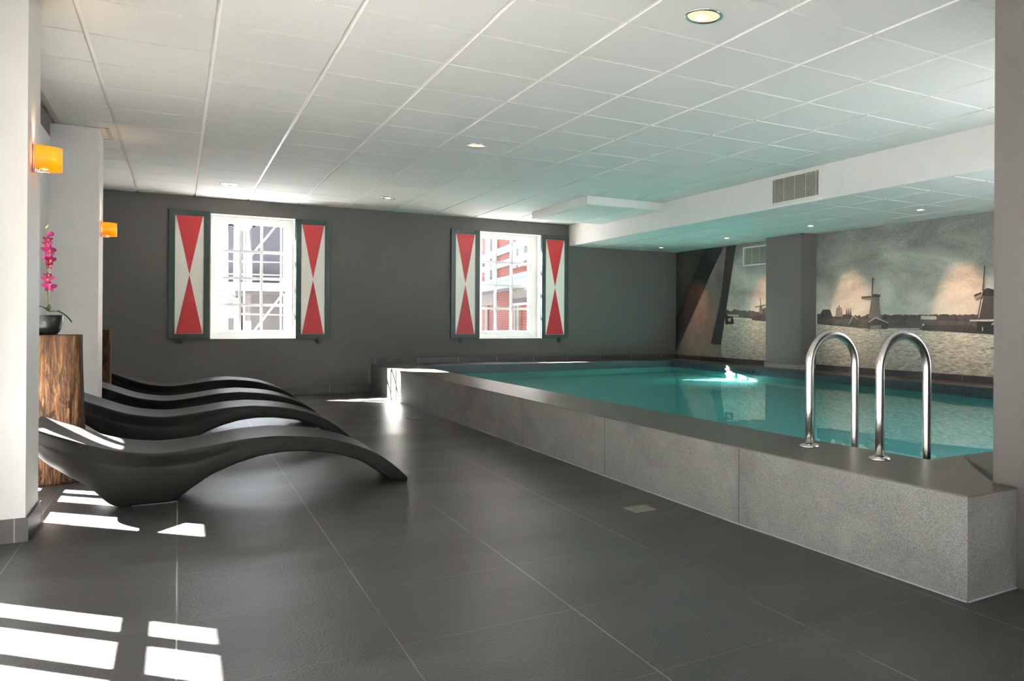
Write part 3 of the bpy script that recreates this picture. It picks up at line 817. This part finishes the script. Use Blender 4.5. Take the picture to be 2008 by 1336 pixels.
for (px, py), lb, en in zip(((1297, 486), (1423, 467), (1588, 443), (1806, 412)), sp_lab, (22, 21, 27, 34)):
    p = onz(px, py, ZS); p.x = 6.76
    root = empty('recessed_spotlight', (p.x, p.y, ZS + 0.002)); tag(root, lb, 'spotlight', 'small spotlights over the mural')
    MB().lathe([(0.045, -0.0005), (0.045, -0.005), (0.034, -0.005), (0.032, -0.001)], n=28).build('trim_ring', MGW, root)
    MB().lathe([(0.030, -0.0022), (0.0, -0.0022)], n=28).build('lamp', MSPOT, root)
    l = bpy.data.lights.new('mural_spot', 'SPOT'); l.energy = en; l.color = (1.0, 0.50, 0.30); l.spot_size = math.radians(47); l.spot_blend = 0.85; l.shadow_soft_size = 0.03
    lo_ = bpy.data.objects.new('mural_spot', l); COL.objects.link(lo_); lo_.parent = root; lo_.location = (0, 0, -0.02)
    lo_.rotation_euler = (-Vector((0.68, 0.0, -1.0))).to_track_quat('Z', 'Y').to_euler()

# ------------------------------------------------------------------ WALL SCONCES
def sconce(x, y, z, label, sc=1.0):
    root = empty('wall_sconce', (x, y, z)); tag(root, label, 'wall lamp', 'amber wall lamps on the white piers')
    MB().box(0.0005, 0.011, -0.030, 0.030, -0.064, 0.064).build('back_plate', MCHROME, root, bevel=0.002)
    # half oval shade, open at top and bottom
    sh = MB(); n = 24
    def arc(rx, ry, z_): return [sh.bm.verts.new((0.014 + rx * math.sin(PI * k / n), -ry * math.cos(PI * k / n), z_)) for k in range(n + 1)]
    A, B = arc(0.098, 0.066, -0.056), arc(0.098, 0.066, 0.056); C, D = arc(0.094, 0.062, -0.056), arc(0.094, 0.062, 0.056)
    for k in range(n):
        for q in ((A[k], A[k+1], B[k+1], B[k]), (C[k+1], C[k], D[k], D[k+1]), (A[k], C[k], C[k+1], A[k+1]), (B[k+1], D[k+1], D[k], B[k])):
            fc = sh.bm.faces.new(q); fc.smooth = True
    sh.build('lamp_shade', MAMBER, root)
    br = MB(); br.box(0.011, 0.03, -0.040, -0.024, -0.062, -0.03); br.box(0.011, 0.06, -0.012, 0.012, -0.068, -0.058); br.build('bracket', MPOL, root)
    MB().lathe([(0.0, 0.02), (0.012, 0.012), (0.012, -0.05), (0.0, -0.055)], (0.045, 0, 0), 16).build('bulb', MBULB, root)
    for s_, e in ((1, 1.6), (-1, 0.5)):
        l = bpy.data.lights.new('sconce_lamp', 'SPOT'); l.energy = e; l.color = (1.0, 0.66, 0.36); l.spot_size = math.radians(70); l.spot_blend = 0.8; l.shadow_soft_size = 0.01
        q = bpy.data.objects.new('sconce_lamp', l); COL.objects.link(q); q.parent = root; q.location = (0.03, 0, s_ * 0.04)
        q.rotation_euler = (0 if s_ < 0 else PI, 0, 0)
    return root
sconce(-0.592, 4.93, 1.818, 'amber wall lamp on the nearest white pier')
sconce(-0.553, 8.29, 1.795, 'amber wall lamp on the farther white pier beside the back wall')

# ------------------------------------------------------------------ LOUNGERS
SC = 1.0276
top_px = [(-0.584,0.475),(-0.469,0.425),(-0.362,0.376),(-0.264,0.344),(-0.17,0.327),(-0.091,0.317),(0.014,0.322),(0.160,0.341),(0.311,0.364),(0.469,0.371),(0.632,0.355),(0.759,0.331),(0.891,0.288),(1.026,0.223),(1.119,0.147),(1.195,0.072)]
bot_px = [(1.119,0.035),(1.027,0.107),(0.936,0.174),(0.803,0.229),(0.633,0.261),(0.509,0.266),(0.39,0.253),(0.274,0.219),(0.161,0.168),(0.051,0.085),(-0.345,0.098),(-0.4,0.162),(-0.468,0.209),(-0.535,0.265),(-0.583,0.306)]
crease = [(-0.583,None)]
sc = lambda p: (p[0] * SC, H - (H - p[1]) * SC)
XH = -0.655
T_ = [(XH, 0.492)] + [sc(p) for p in top_px] + [(1.243, 0.03), (1.252, 0.012)]
B_ = sorted([sc(p) for p in bot_px] + [(XH, 0.385), (1.248, 0.0), (1.185, 0.0), (-0.318, 0.022), (-0.285, 0.0), (-0.245, 0.0), (-0.17, 0.0), (-0.05, 0.0), (0.005, 0.018)])
B_ = [(x, max(0.0, z)) for x, z in B_]
def interp(tab, x):
    tab = sorted(tab)
    if x <= tab[0][0]: return tab[0][1]
    for (a, b), (c, d) in zip(tab, tab[1:]):
        if a <= x <= c: return b + (d - b) * (x - a) / (c - a) if c > a else b
    return tab[-1][1]
def smooth_tab(tab, n=3, lo=0.0):
    xs = [XH + (1.252 - XH) * k / 84 for k in range(85)]; zs = [interp(tab, x) for x in xs]
    for _ in range(n): zs = [zs[0]] + [(zs[k-1] + 2*zs[k] + zs[k+1]) / 4 for k in range(1, len(zs)-1)] + [zs[-1]]
    return xs, zs
xs, zt = smooth_tab(T_, 3); _, zb = smooth_tab(B_, 1)
def make_lounger():
    root = empty('chaise_longue')
    mb = MB(); rings = []
    for x, a, b in zip(xs, zt, zb):
        b = max(0.0, min(b, a - 0.012)); h = a - b
        e = min(1.0, (x - XH) / 0.08); e = math.sqrt(max(0.05, 1 - (1 - e) ** 2)) if e < 1 else 1.0
        w_ = 0.285 * (0.90 + 0.10 * e)
        body = max(0.0, min(1.0, (0.35 - x) / 0.45)) # the moulded tub under the head
        lip = min(0.092, h * 0.42)
        inn = 0.040 * body + 0.004
        bt_ = 0.055 * body * min(1, h / 0.2) + 0.012 * (1 - body)
        dish = 0.014
        pr = [(0.0, a - dish), (0.13, a - dish * 0.8), (0.22, a - dish * 0.25), (w_ - 0.020, a), (w_ - 0.006, a - 0.001), (w_, a - min(0.008, h * 0.3)),
              (w_ - inn * 0.5, a - lip * 0.55), (w_ - inn, a - lip + min(0.005, h * 0.05)), (w_ - inn + 0.011 * body, a - lip - min(0.005, h * 0.05)),
              (w_ - inn - bt_ * 0.35, b + (h - lip) * 0.35), (w_ - inn - bt_, b + min(0.010, h * 0.1)), (w_ - inn - bt_ - 0.012, b), (0.0, b)]
        full = [(-y, z) for y, z in pr] + [(y, z) for y, z in pr[::-1][1:-1]]
        rings.append([mb.bm.verts.new((x, y, z)) for y, z in full])
    n = len(rings[0])
    for A, B in zip(rings, rings[1:]):
        for j in range(n):
            q = mb.bm.faces.new((A[j], A[(j+1) % n], B[(j+1) % n], B[j])); q.smooth = True
    for R_e in (rings[0], rings[-1]): mb.bm.faces.new(R_e)
    o = mb.build('body', MLOUNGE, root)
    s_ = o.modifiers.new('sub', 'SUBSURF'); s_.levels = 1; s_.render_levels = 2
    pts = [(-0.20, 0), ]
    fb = MB().box(-0.21, 0.0, -0.18, 0.18, 0.0, 0.006).build('base_pad', MBLACK, root)
    return root
lg = make_lounger()
labs = ['charcoal wave-shaped lounger nearest the camera, curled beside the nearest pier', 'charcoal wave-shaped lounger behind the nearest one, second from the camera',
        'charcoal wave-shaped lounger third from the camera, by the farther white pier', 'charcoal wave-shaped lounger farthest away, in front of the dark back wall']
for i, (y, dx) in enumerate(((5.505, 0.0), (7.42, 0.0), (8.82, 0.0), (10.64, 0.0))):
    o = lg if i == 0 else copy_tree(lg)
    o.location = (dx, y, 0); tag(o, labs[i], 'lounger', 'black wave loungers in a row')

# ------------------------------------------------------------------ TIMBER PLINTHS, POT, ORCHID
def plinth(x, y, wx, wy, h, label, seed):
    root = None; mb = MB(); n = 40; rings = []; hh = [0, 0.02] + [0.02 + (h - 0.03) * k / 22 for k in range(1, 23)] + [h - 0.004, h]
    for k, z in enumerate(hh):
        ring = []
        for j in range(n):
            t = 2 * PI * j / n; c, s_ = math.cos(t), math.sin(t)
            ex = 0.38; px = math.copysign(abs(c) ** ex, c); py = math.copysign(abs(s_) ** ex, s_)
            rr = 1 + 0.09 * noise.noise(Vector((c * 1.4 + seed, s_ * 1.4, z * 1.6))) + 0.025 * noise.noise(Vector((c * 5, s_ * 5 + seed, z * 4)))
            rr *= 1 + 0.07 * (1 - z / h); rr *= 1 + 0.022 * noise.noise(Vector((t * 6 + seed, z * 2.5, 2.0)))
            if k == 0 or k == len(hh) - 1: rr *= 0.975
            ring.append(mb.bm.verts.new((px * wx / 2 * rr, py * wy / 2 * rr, z)))
        rings.append(ring)
    for A, B in zip(rings, rings[1:]):
        for j in range(n):
            q = mb.bm.faces.new((A[j], A[(j+1) % n], B[(j+1) % n], B[j])); q.smooth = True
    mb.bm.faces.new(rings[0][::-1]); mb.bm.faces.new(rings[-1])
    o = mb.build('timber_plinth', MWOOD, None, (x, y, 0)); tag(o, label, 'wooden plinth'); return o
plinth(-0.655, 6.42, 0.275, 0.30, 0.935, 'reclaimed timber block pedestal carrying the orchid pot', 1.0)
plinth(-0.66, 9.72, 0.20, 0.24, 0.930, 'narrow timber pedestal half hidden behind the farther white pier', 5.0)

pot = empty('orchid_pot', (-0.70, 6.42, 0.936)); tag(pot, 'glossy black round pot on the timber pedestal, holding the magenta orchid', 'plant pot')
MB().lathe([(0.0, 0.0), (0.052, 0.0), (0.066, 0.02), (0.078, 0.06), (0.082, 0.10), (0.081, 0.125), (0.077, 0.125), (0.076, 0.10), (0.0, 0.098)], n=48).build('bowl', MPOT, pot)
sb = MB().lathe([(0.076, 0.108), (0.05, 0.118), (0.02, 0.122), (0.0, 0.12)], n=24)
for v in sb.bm.verts: v.co.z += 0.006 * noise.noise(v.co * 60)
sb.build('potting_bark', MSOIL, pot)
orc = empty('orchid', (-0.70, 6.42, 1.052)); tag(orc, 'tall magenta orchid with one flower spike and strappy leaves, growing from the black pot', 'plant')
def leaf(pts, wid, name='leaf', mat=MLEAF):
    mb = MB(); rows = []
    for k, p in enumerate(pts):
        p = Vector(p); d = (Vector(pts[min(k+1, len(pts)-1)]) - Vector(pts[max(k-1, 0)])).normalized(); s_ = d.cross(Vector((0, 0, 1)))
        if s_.length < 0.1: s_ = Vector((0, 1, 0))
        s_.normalize(); t = k / (len(pts) - 1); ww = wid * math.sin(PI * min(1, 0.12 + 0.86 * t)) ** 0.6 if t < 1 else 0.002
        up = s_.cross(d) * 0.006
        rows.append([mb.bm.verts.new(p - s_ * ww + up), mb.bm.verts.new(p - up * 0.6), mb.bm.verts.new(p + s_ * ww + up)])
    for A, B in zip(rows, rows[1:]):
        for j in range(2):
            q = mb.bm.faces.new((A[j], A[j+1], B[j+1], B[j])); q.smooth = True
    o = mb.build(name, mat, orc); sd = o.modifiers.new('t', 'SOLIDIFY'); sd.thickness = 0.003
    ss = o.modifiers.new('s', 'SUBSURF'); ss.levels = 1; ss.render_levels = 2
OL = Vector(orc.location)
def P3(px, py, y=6.42): return ony(px, py, y) - OL
leaf([P3(98, 612), P3(112, 610), P3(124, 616), P3(134, 625), P3(141, 634)], 0.019)
leaf([P3(97, 612), P3(88, 603), P3(78, 600), P3(68, 606)], 0.022)
leaf([P3(97, 612), P3(96, 604, 6.44), P3(98, 596, 6.45)], 0.016)
leaf([P3(97, 612), P3(108, 612, 6.36), P3(120, 609, 6.32)], 0.010)
leaf([P3(96, 612), P3(90, 606, 6.5), P3(84, 604, 6.56)], 0.018)
spk = [P3(96, 611), P3(94, 590), P3(92, 565), P3(90, 530), P3(89, 495), P3(88.5, 465), P3(88.5, 452), P3(91, 446), P3(95, 443)]
MB().tube(spk, [0.0028] * 6 + [0.002] * 3, 8).build('flower_spike', MSTEM, orc)
MB().tube([P3(97, 611), P3(97, 560), P3(97, 500), P3(97, 455)], 0.0013, 6).build('support_stick', plain('bamboo', (150, 140, 110), 0.6), orc)
def flower(px, py, sz, facing, seed):
    rn = random.Random(seed); root = empty('blossom'); root.parent = orc; root.location = P3(px, py)
    d = Vector(facing).normalized(); rot = d.to_track_quat('Z', 'Y').to_matrix()
    mb = MB()
    for k in range(5):
        ang = PI / 2 + 2 * PI * k / 5 + rn.uniform(-0.15, 0.15); big = 1.25 if k in (1, 4) else 1.0
        wd = 0.42 if k in (1, 4) else 0.27
        ax = Vector((math.cos(ang), math.sin(ang), 0)); sd = Vector((-math.sin(ang), math.cos(ang), 0))
        curl = rn.uniform(-0.35, 0.25)
        rows = []
        for q in range(6):
            t = q / 5; ww = wd * sz * math.sin(PI * min(0.96, 0.08 + 0.84 * t)) ** 0.7
            c = ax * (sz * big * t) + Vector((0, 0, 1)) * (curl * sz * t * t + 0.05 * sz)
            rows.append([mb.bm.verts.new(rot @ (c - sd * ww)), mb.bm.verts.new(rot @ (c + Vector((0, 0, -0.06 * sz)))), mb.bm.verts.new(rot @ (c + sd * ww))])
        for A, B in zip(rows, rows[1:]):
            for j in range(2):
                fc = mb.bm.faces.new((A[j], A[j+1], B[j+1], B[j])); fc.smooth = True
    mb.build('petals', MPETAL, root, fix=False)
    lp = MB()
    bmesh.ops.create_uvsphere(lp.bm, u_segments=10, v_segments=6, radius=sz * 0.2)
    for v in lp.bm.verts: v.co = rot @ Vector((v.co.x, v.co.y * 1.3 - sz * 0.12, v.co.z + sz * 0.12))
    for fc in lp.bm.faces: fc.smooth = True
    lp.build('lip', MLIP, root)
for a in ((97, 491, 0.036, (0.5, -0.8, 0.1), 1), (92, 484, 0.028, (-0.7, -0.5, 0), 2), (99, 510, 0.034, (0.6, -0.6, -0.2), 3), (98, 521, 0.026, (0.8, -0.3, -0.3), 4), (91, 506, 0.022, (-0.5, -0.8, -0.1), 9),
          (94, 548, 0.030, (0.1, -0.9, 0.2), 5), (97, 563, 0.034, (0.5, -0.8, -0.1), 6), (91, 560, 0.026, (-0.6, -0.7, 0), 7), (94, 470, 0.024, (0.4, -0.8, 0.2), 8), (95, 540, 0.022, (0.6, -0.6, 0.4), 10), (93, 478, 0.022, (0.1, -0.9, 0.2), 11)):
    flower(*a)
def bud(px, py, rr, mat, nm='bud'):
    b = MB(); bmesh.ops.create_uvsphere(b.bm, u_segments=10, v_segments=8, radius=rr)
    for v in b.bm.verts: v.co = Vector((v.co.x * 1.3, v.co.y, v.co.z)) + P3(px, py)
    for fc in b.bm.faces: fc.smooth = True
    b.build(nm, mat, orc)
bud(92, 446, 0.006, MBUD); bud(95, 442.5, 0.0055, MBUD); bud(99, 459, 0.015, MPETAL)

# ------------------------------------------------------------------ FLOOR DRAINS
def drain(x0, x1, y0, y1, label):
    root = empty('floor_drain', ((x0+x1)/2, (y0+y1)/2, 0)); tag(root, label, 'drain')
    w_, h = (x1-x0)/2, (y1-y0)/2; fr = MB(); t = 0.007
    for a, b, c, d in ((-w_, -w_+t, -h, h), (w_-t, w_, -h, h), (-w_+t, w_-t, -h, -h+t), (-w_+t, w_-t, h-t, h)): fr.box(a, b, c, d, 0.0, 0.003)
    fr.build('frame', MCHROME, root)
    gr = MB(); k = -w_ + t
    while k < w_ - t - 0.006: gr.box(k, k + 0.006, -h + t, h - t, 0.0008, 0.0022); k += 0.0115
    k = -h + t + 0.01
    while k < h - t: gr.box(-w_ + t, w_ - t, k, k + 0.003, 0.0006, 0.0020); k += 0.022
    gr.build('grate', plain('drain_grate', (150, 148, 136), 0.35, 0.6), root)
drain(2.067, 2.219, 3.70, 3.852, 'small square steel floor drain in the foreground tiles beside the pool wall')
drain(2.012, 2.170, 8.44, 8.59, 'small floor drain farther away, near the sunlit pool corner')

# ------------------------------------------------------------------ OUTSIDE
m = N('red_brickwork'); X, Y, Z = m.xyz()
bt = m.n('ShaderNodeTexBrick'); cbb = m.n('ShaderNodeCombineXYZ'); m.l(Y, cbb.inputs[0]); m.l(Z, cbb.inputs[1]); m.l(cbb.outputs[0], bt.inputs['Vector'])
bt.inputs['Color1'].default_value = (*lin((80, 30, 22)), 1); bt.inputs['Color2'].default_value = (*lin((68, 24, 18)), 1); bt.inputs['Mortar'].default_value = (*lin((98, 72, 62)), 1)
bt.inputs['Scale'].default_value = 3.4; bt.inputs['Mortar Size'].default_value = 0.02
m.set(Base_Color=bt.outputs[0], Roughness=0.8, Specular_IOR_Level=0.05); MBRICK = m.m
MBAND2 = plain('white_render_band', (84, 84, 84), 0.7, var=0.03)
MPANE = dull(plain('dark_window_glass', (20, 23, 26), 0.3, var=0.3), 0.1)
MCLAD = dull(plain('grey_profiled_cladding', (34, 35, 38), 0.8, var=0.06), 0.08)
MGALV = dull(plain('galvanised_tube', (70, 70, 72), 0.7), 0.1)
MCONC = dull(plain('grey_concrete', (34, 33, 32), 0.8, var=0.1), 0.08)
MGROUND = plain('outdoor_paving', (195, 194, 194), 0.9, var=0.15, scale=2)
struct(MB().box(-40, 60, YB + 0.33, 90, -0.35, -0.15).build('ground', MGROUND))
struct(MB().box(-40, XL - 0.31, -40, YB + 0.33, -0.35, -0.15).build('ground.001', MGROUND))
struct(MB().box(XL - 0.31, 30, -40, YF - 0.31, -0.35, -0.15).build('ground.002', MGROUND))

# brick building, facade receding to the back
fd = Vector((0.1425, 0.9898, 0)); fn = Vector((-fd.y, fd.x, 0)); F0 = Vector((5.0, 0, 0))
def fac(px, py, off=0.0):
    d = ray(px, py); c = Vector((0, 0, H)); o_ = F0 + fn * off
    t = (o_ - c).dot(fn) / d.dot(fn); p = c + d * t; s_ = (p - F0).dot(fd); return s_, p.z
bb = empty('brick_building', (7.2, 15.5, -0.15)); tag(bb, 'red brick building with white bands seen through the right window', 'building')
BO = Vector(bb.location)
def fbox(mb, s0, s1, z0, z1, o0, o1, m=None):
    vs = []
    for z in (z0, z1):
        for s_, o_ in ((s0, o0), (s1, o0), (s1, o1), (s0, o1)):
            p = F0 + fd * s_ + fn * o_; vs.append(mb.bm.verts.new(Vector((p.x, p.y, z)) - BO))
    for q in ((3,2,1,0),(4,5,6,7),(0,1,5,4),(1,2,6,5),(2,3,7,6),(3,0,4,7)): mb.bm.faces.new([vs[k] for k in q])
    return mb
fbox(MB(), 14.0, 40, -0.15, 9.0, -6, 0).build('wall', MBRICK, bb)
def zoff(px, py): return fac(px, py)[1]
for (z0, z1) in ((2.14, 2.36), (2.66, 2.86), (3.06, 3.28), (4.2, 4.4), (5.6, 6.0)):
    fbox(MB(), 13.98, 40, z0, z1, -0.2, 0.06).build('band', MBAND2, bb)
for s0, s1, z0, z1 in ((20.55, 21.2, 2.86, 3.06), (21.45, 22.35, 2.86, 3.06), (20.6, 21.2, 2.52, 2.66), (21.5, 22.3, 2.52, 2.66), (25.4, 26.3, 2.36, 3.06), (27.0, 27.7, 2.86, 3.06), (25.4, 26.3, 3.28, 4.2), (15.4, 16.4, 3.28, 4.2), (18.0, 19.0, 3.28, 4.2)):
    f1 = fbox(MB(), s0, s1, z0, z1, -0.1, 0.08).build('window', MBAND2, bb)
    w_ = (s1 - s0) * 0.16
    fbox(MB(), s0 + w_, s1 - w_, z0 + 0.02, z1 - 0.02, 0.0, 0.09).build('window_glass', MPANE, f1)
fbox(MB(), 24.55, 24.9, 2.36, 4.2, -0.1, 0.1).build('downpipe_cover', MBAND2, bb)
MBEI = dull(plain('beige_panel', (78, 74, 66), 0.8))
fbox(MB(), 24.7, 34, 1.52, 1.9, -0.1, 0.04).build('beige_panel', MBEI, bb); fbox(MB(), 17.0, 22.4, 1.66, 1.9, -0.1, 0.04).build('beige_panel', MBEI, bb)
fbox(MB(), 17.0, 22.4, 1.52, 1.66, -0.1, 0.05).build('fascia', dull(plain('dark_fascia', (30, 28, 27), 0.8)), bb)
fbox(MB(), 17.0, 22.4, 1.45, 1.52, -0.1, 0.06).build('lintel', MBAND2, bb)
for q in (21.2, 21.62): fbox(MB(), q, q + 0.3, -0.1, 1.45, -0.1, 0.06).build('door_post', MBEI, bb)
fbox(MB(), 26.0, 26.5, -0.1, 1.5, -0.1, 0.04).build('curtain', MBEI, bb)
# entrance canopy in front of it
ca = empty('entrance_canopy', (7.6, 23.0, 1.9)); tag(ca, 'white flat canopy with a green sheet on top, in front of the brick building', 'canopy')
BO = Vector(ca.location)
fbox(MB(), 17.0, 34, 1.90, 2.07, 0.08, 0.6).build('roof_slab', MBAND2, ca)
fbox(MB(), 18.2, 24.9, 2.072, 2.16, 0.12, 0.5).build('green_sheet', dull(plain('green_plastic_sheet', (44, 92, 62), 0.6)), ca)
struct(MB().box(-10, 0, 34, 40, -0.15, 22).build('facade_shade_block', MBRICK))  # unseen block, added to keep direct sun off the facades
# scaffolded building through the left window
def at_y(px, py, y): return ony(px, py, y)
gb = empty('grey_building', (2.0, 20, -0.15)); tag(gb, 'dark grey clad building behind scaffolding, seen through the left window', 'building'); GO = Vector(gb.location)
def gbox(px0, px1, py0, py1, y, dy, name, mat, root, O):
    a, b = at_y(px0, py1, y), at_y(px1, py0, y)
    mb = MB().box(a.x, b.x, y, y + dy, a.z, b.z)
    for v in mb.bm.verts: v.co -= O
    return mb.build(name, mat, root)
gbox(494, 556, 380, 556, 20, 4, 'wall', MCLAD, gb, GO); gbox(492, 556, 575, 665, 20, 4, 'wall', MCONC, gb, GO)
gbox(420, 560, 556, 568, 19.4, 4.6, 'floor_slab', MBAND2, gb, GO); gbox(420, 560, 568, 575, 19.7, 4.3, 'edge_beam', MCONC, gb, GO)
gbox(447, 459, 380, 556, 20, 0.35, 'pillar', MCLAD, gb, GO); gbox(447, 459, 575, 665, 20, 0.35, 'pillar', MCONC, gb, GO)
gbox(427, 500, 430, 441, 20, 1.0, 'roof_beam', MBAND2, gb, GO)
sc_ = empty('scaffolding', (1.0, 17, -0.15)); tag(sc_, 'galvanised tube scaffolding in front of the grey building', 'scaffolding'); SO = Vector(sc_.location)
def pole(p, q, rad=0.045, nm='tube'):
    MB().tube([Vector(p) - SO, Vector(q) - SO], rad, 8).build(nm, MGALV, sc_)
for px in (444, 480, 552): a = at_y(px, 380, 17); pole((a.x, 17, -0.15), (a.x, 17, 5.2), 0.016, 'upright')
for py in (512, 537, 615): a, b = at_y(420, py, 17), at_y(560, py + 3, 17); pole(a, b, 0.012, 'rail')
for p, q in (((481, 515), (545, 440)), ((494, 655), (556, 575))): pole(at_y(*p, 17), at_y(*q, 17), 0.017, 'brace')
hut = MB().box(-0.9, 0.5, 0, 1.5, 0, 1.25); o = hut.build('site_hut', plain('rust_red_hut', (140, 84, 70), 0.8), None, (0.75, 22.5, -0.15)); tag(o, 'low reddish site hut low in the left window view', 'hut')
def tree(x, y, h, rr, label):
    root = empty('leafy_tree', (x, y, -0.15)); tag(root, label, 'tree')
    MB().tube([(0, 0, 0), (0.05, 0, h * 0.5)], [0.12, 0.06], 8).build('trunk', plain('tree_bark', (90, 76, 60), 0.9), root)
    mb = MB(); rn = random.Random(5)
    for k in range(900):
        v = Vector((rn.gauss(0, 1), rn.gauss(0, 1), rn.gauss(0, 1))).normalized() * rr * rn.random() ** 0.4
        c = v + Vector((0, 0, h - rr)); a = Vector((rn.uniform(-1, 1), rn.uniform(-1, 1), rn.uniform(-1, 1))).normalized() * 0.1; b = a.orthogonal().normalized() * 0.06
        mb.poly([c - a, c + b, c + a, c - b])
    mb.build('foliage', plain('tree_leaves', (120, 150, 90), 0.7), root, fix=False)
tree(0.9, 30, 2.6, 1.3, 'small pale green tree low in the left window view')
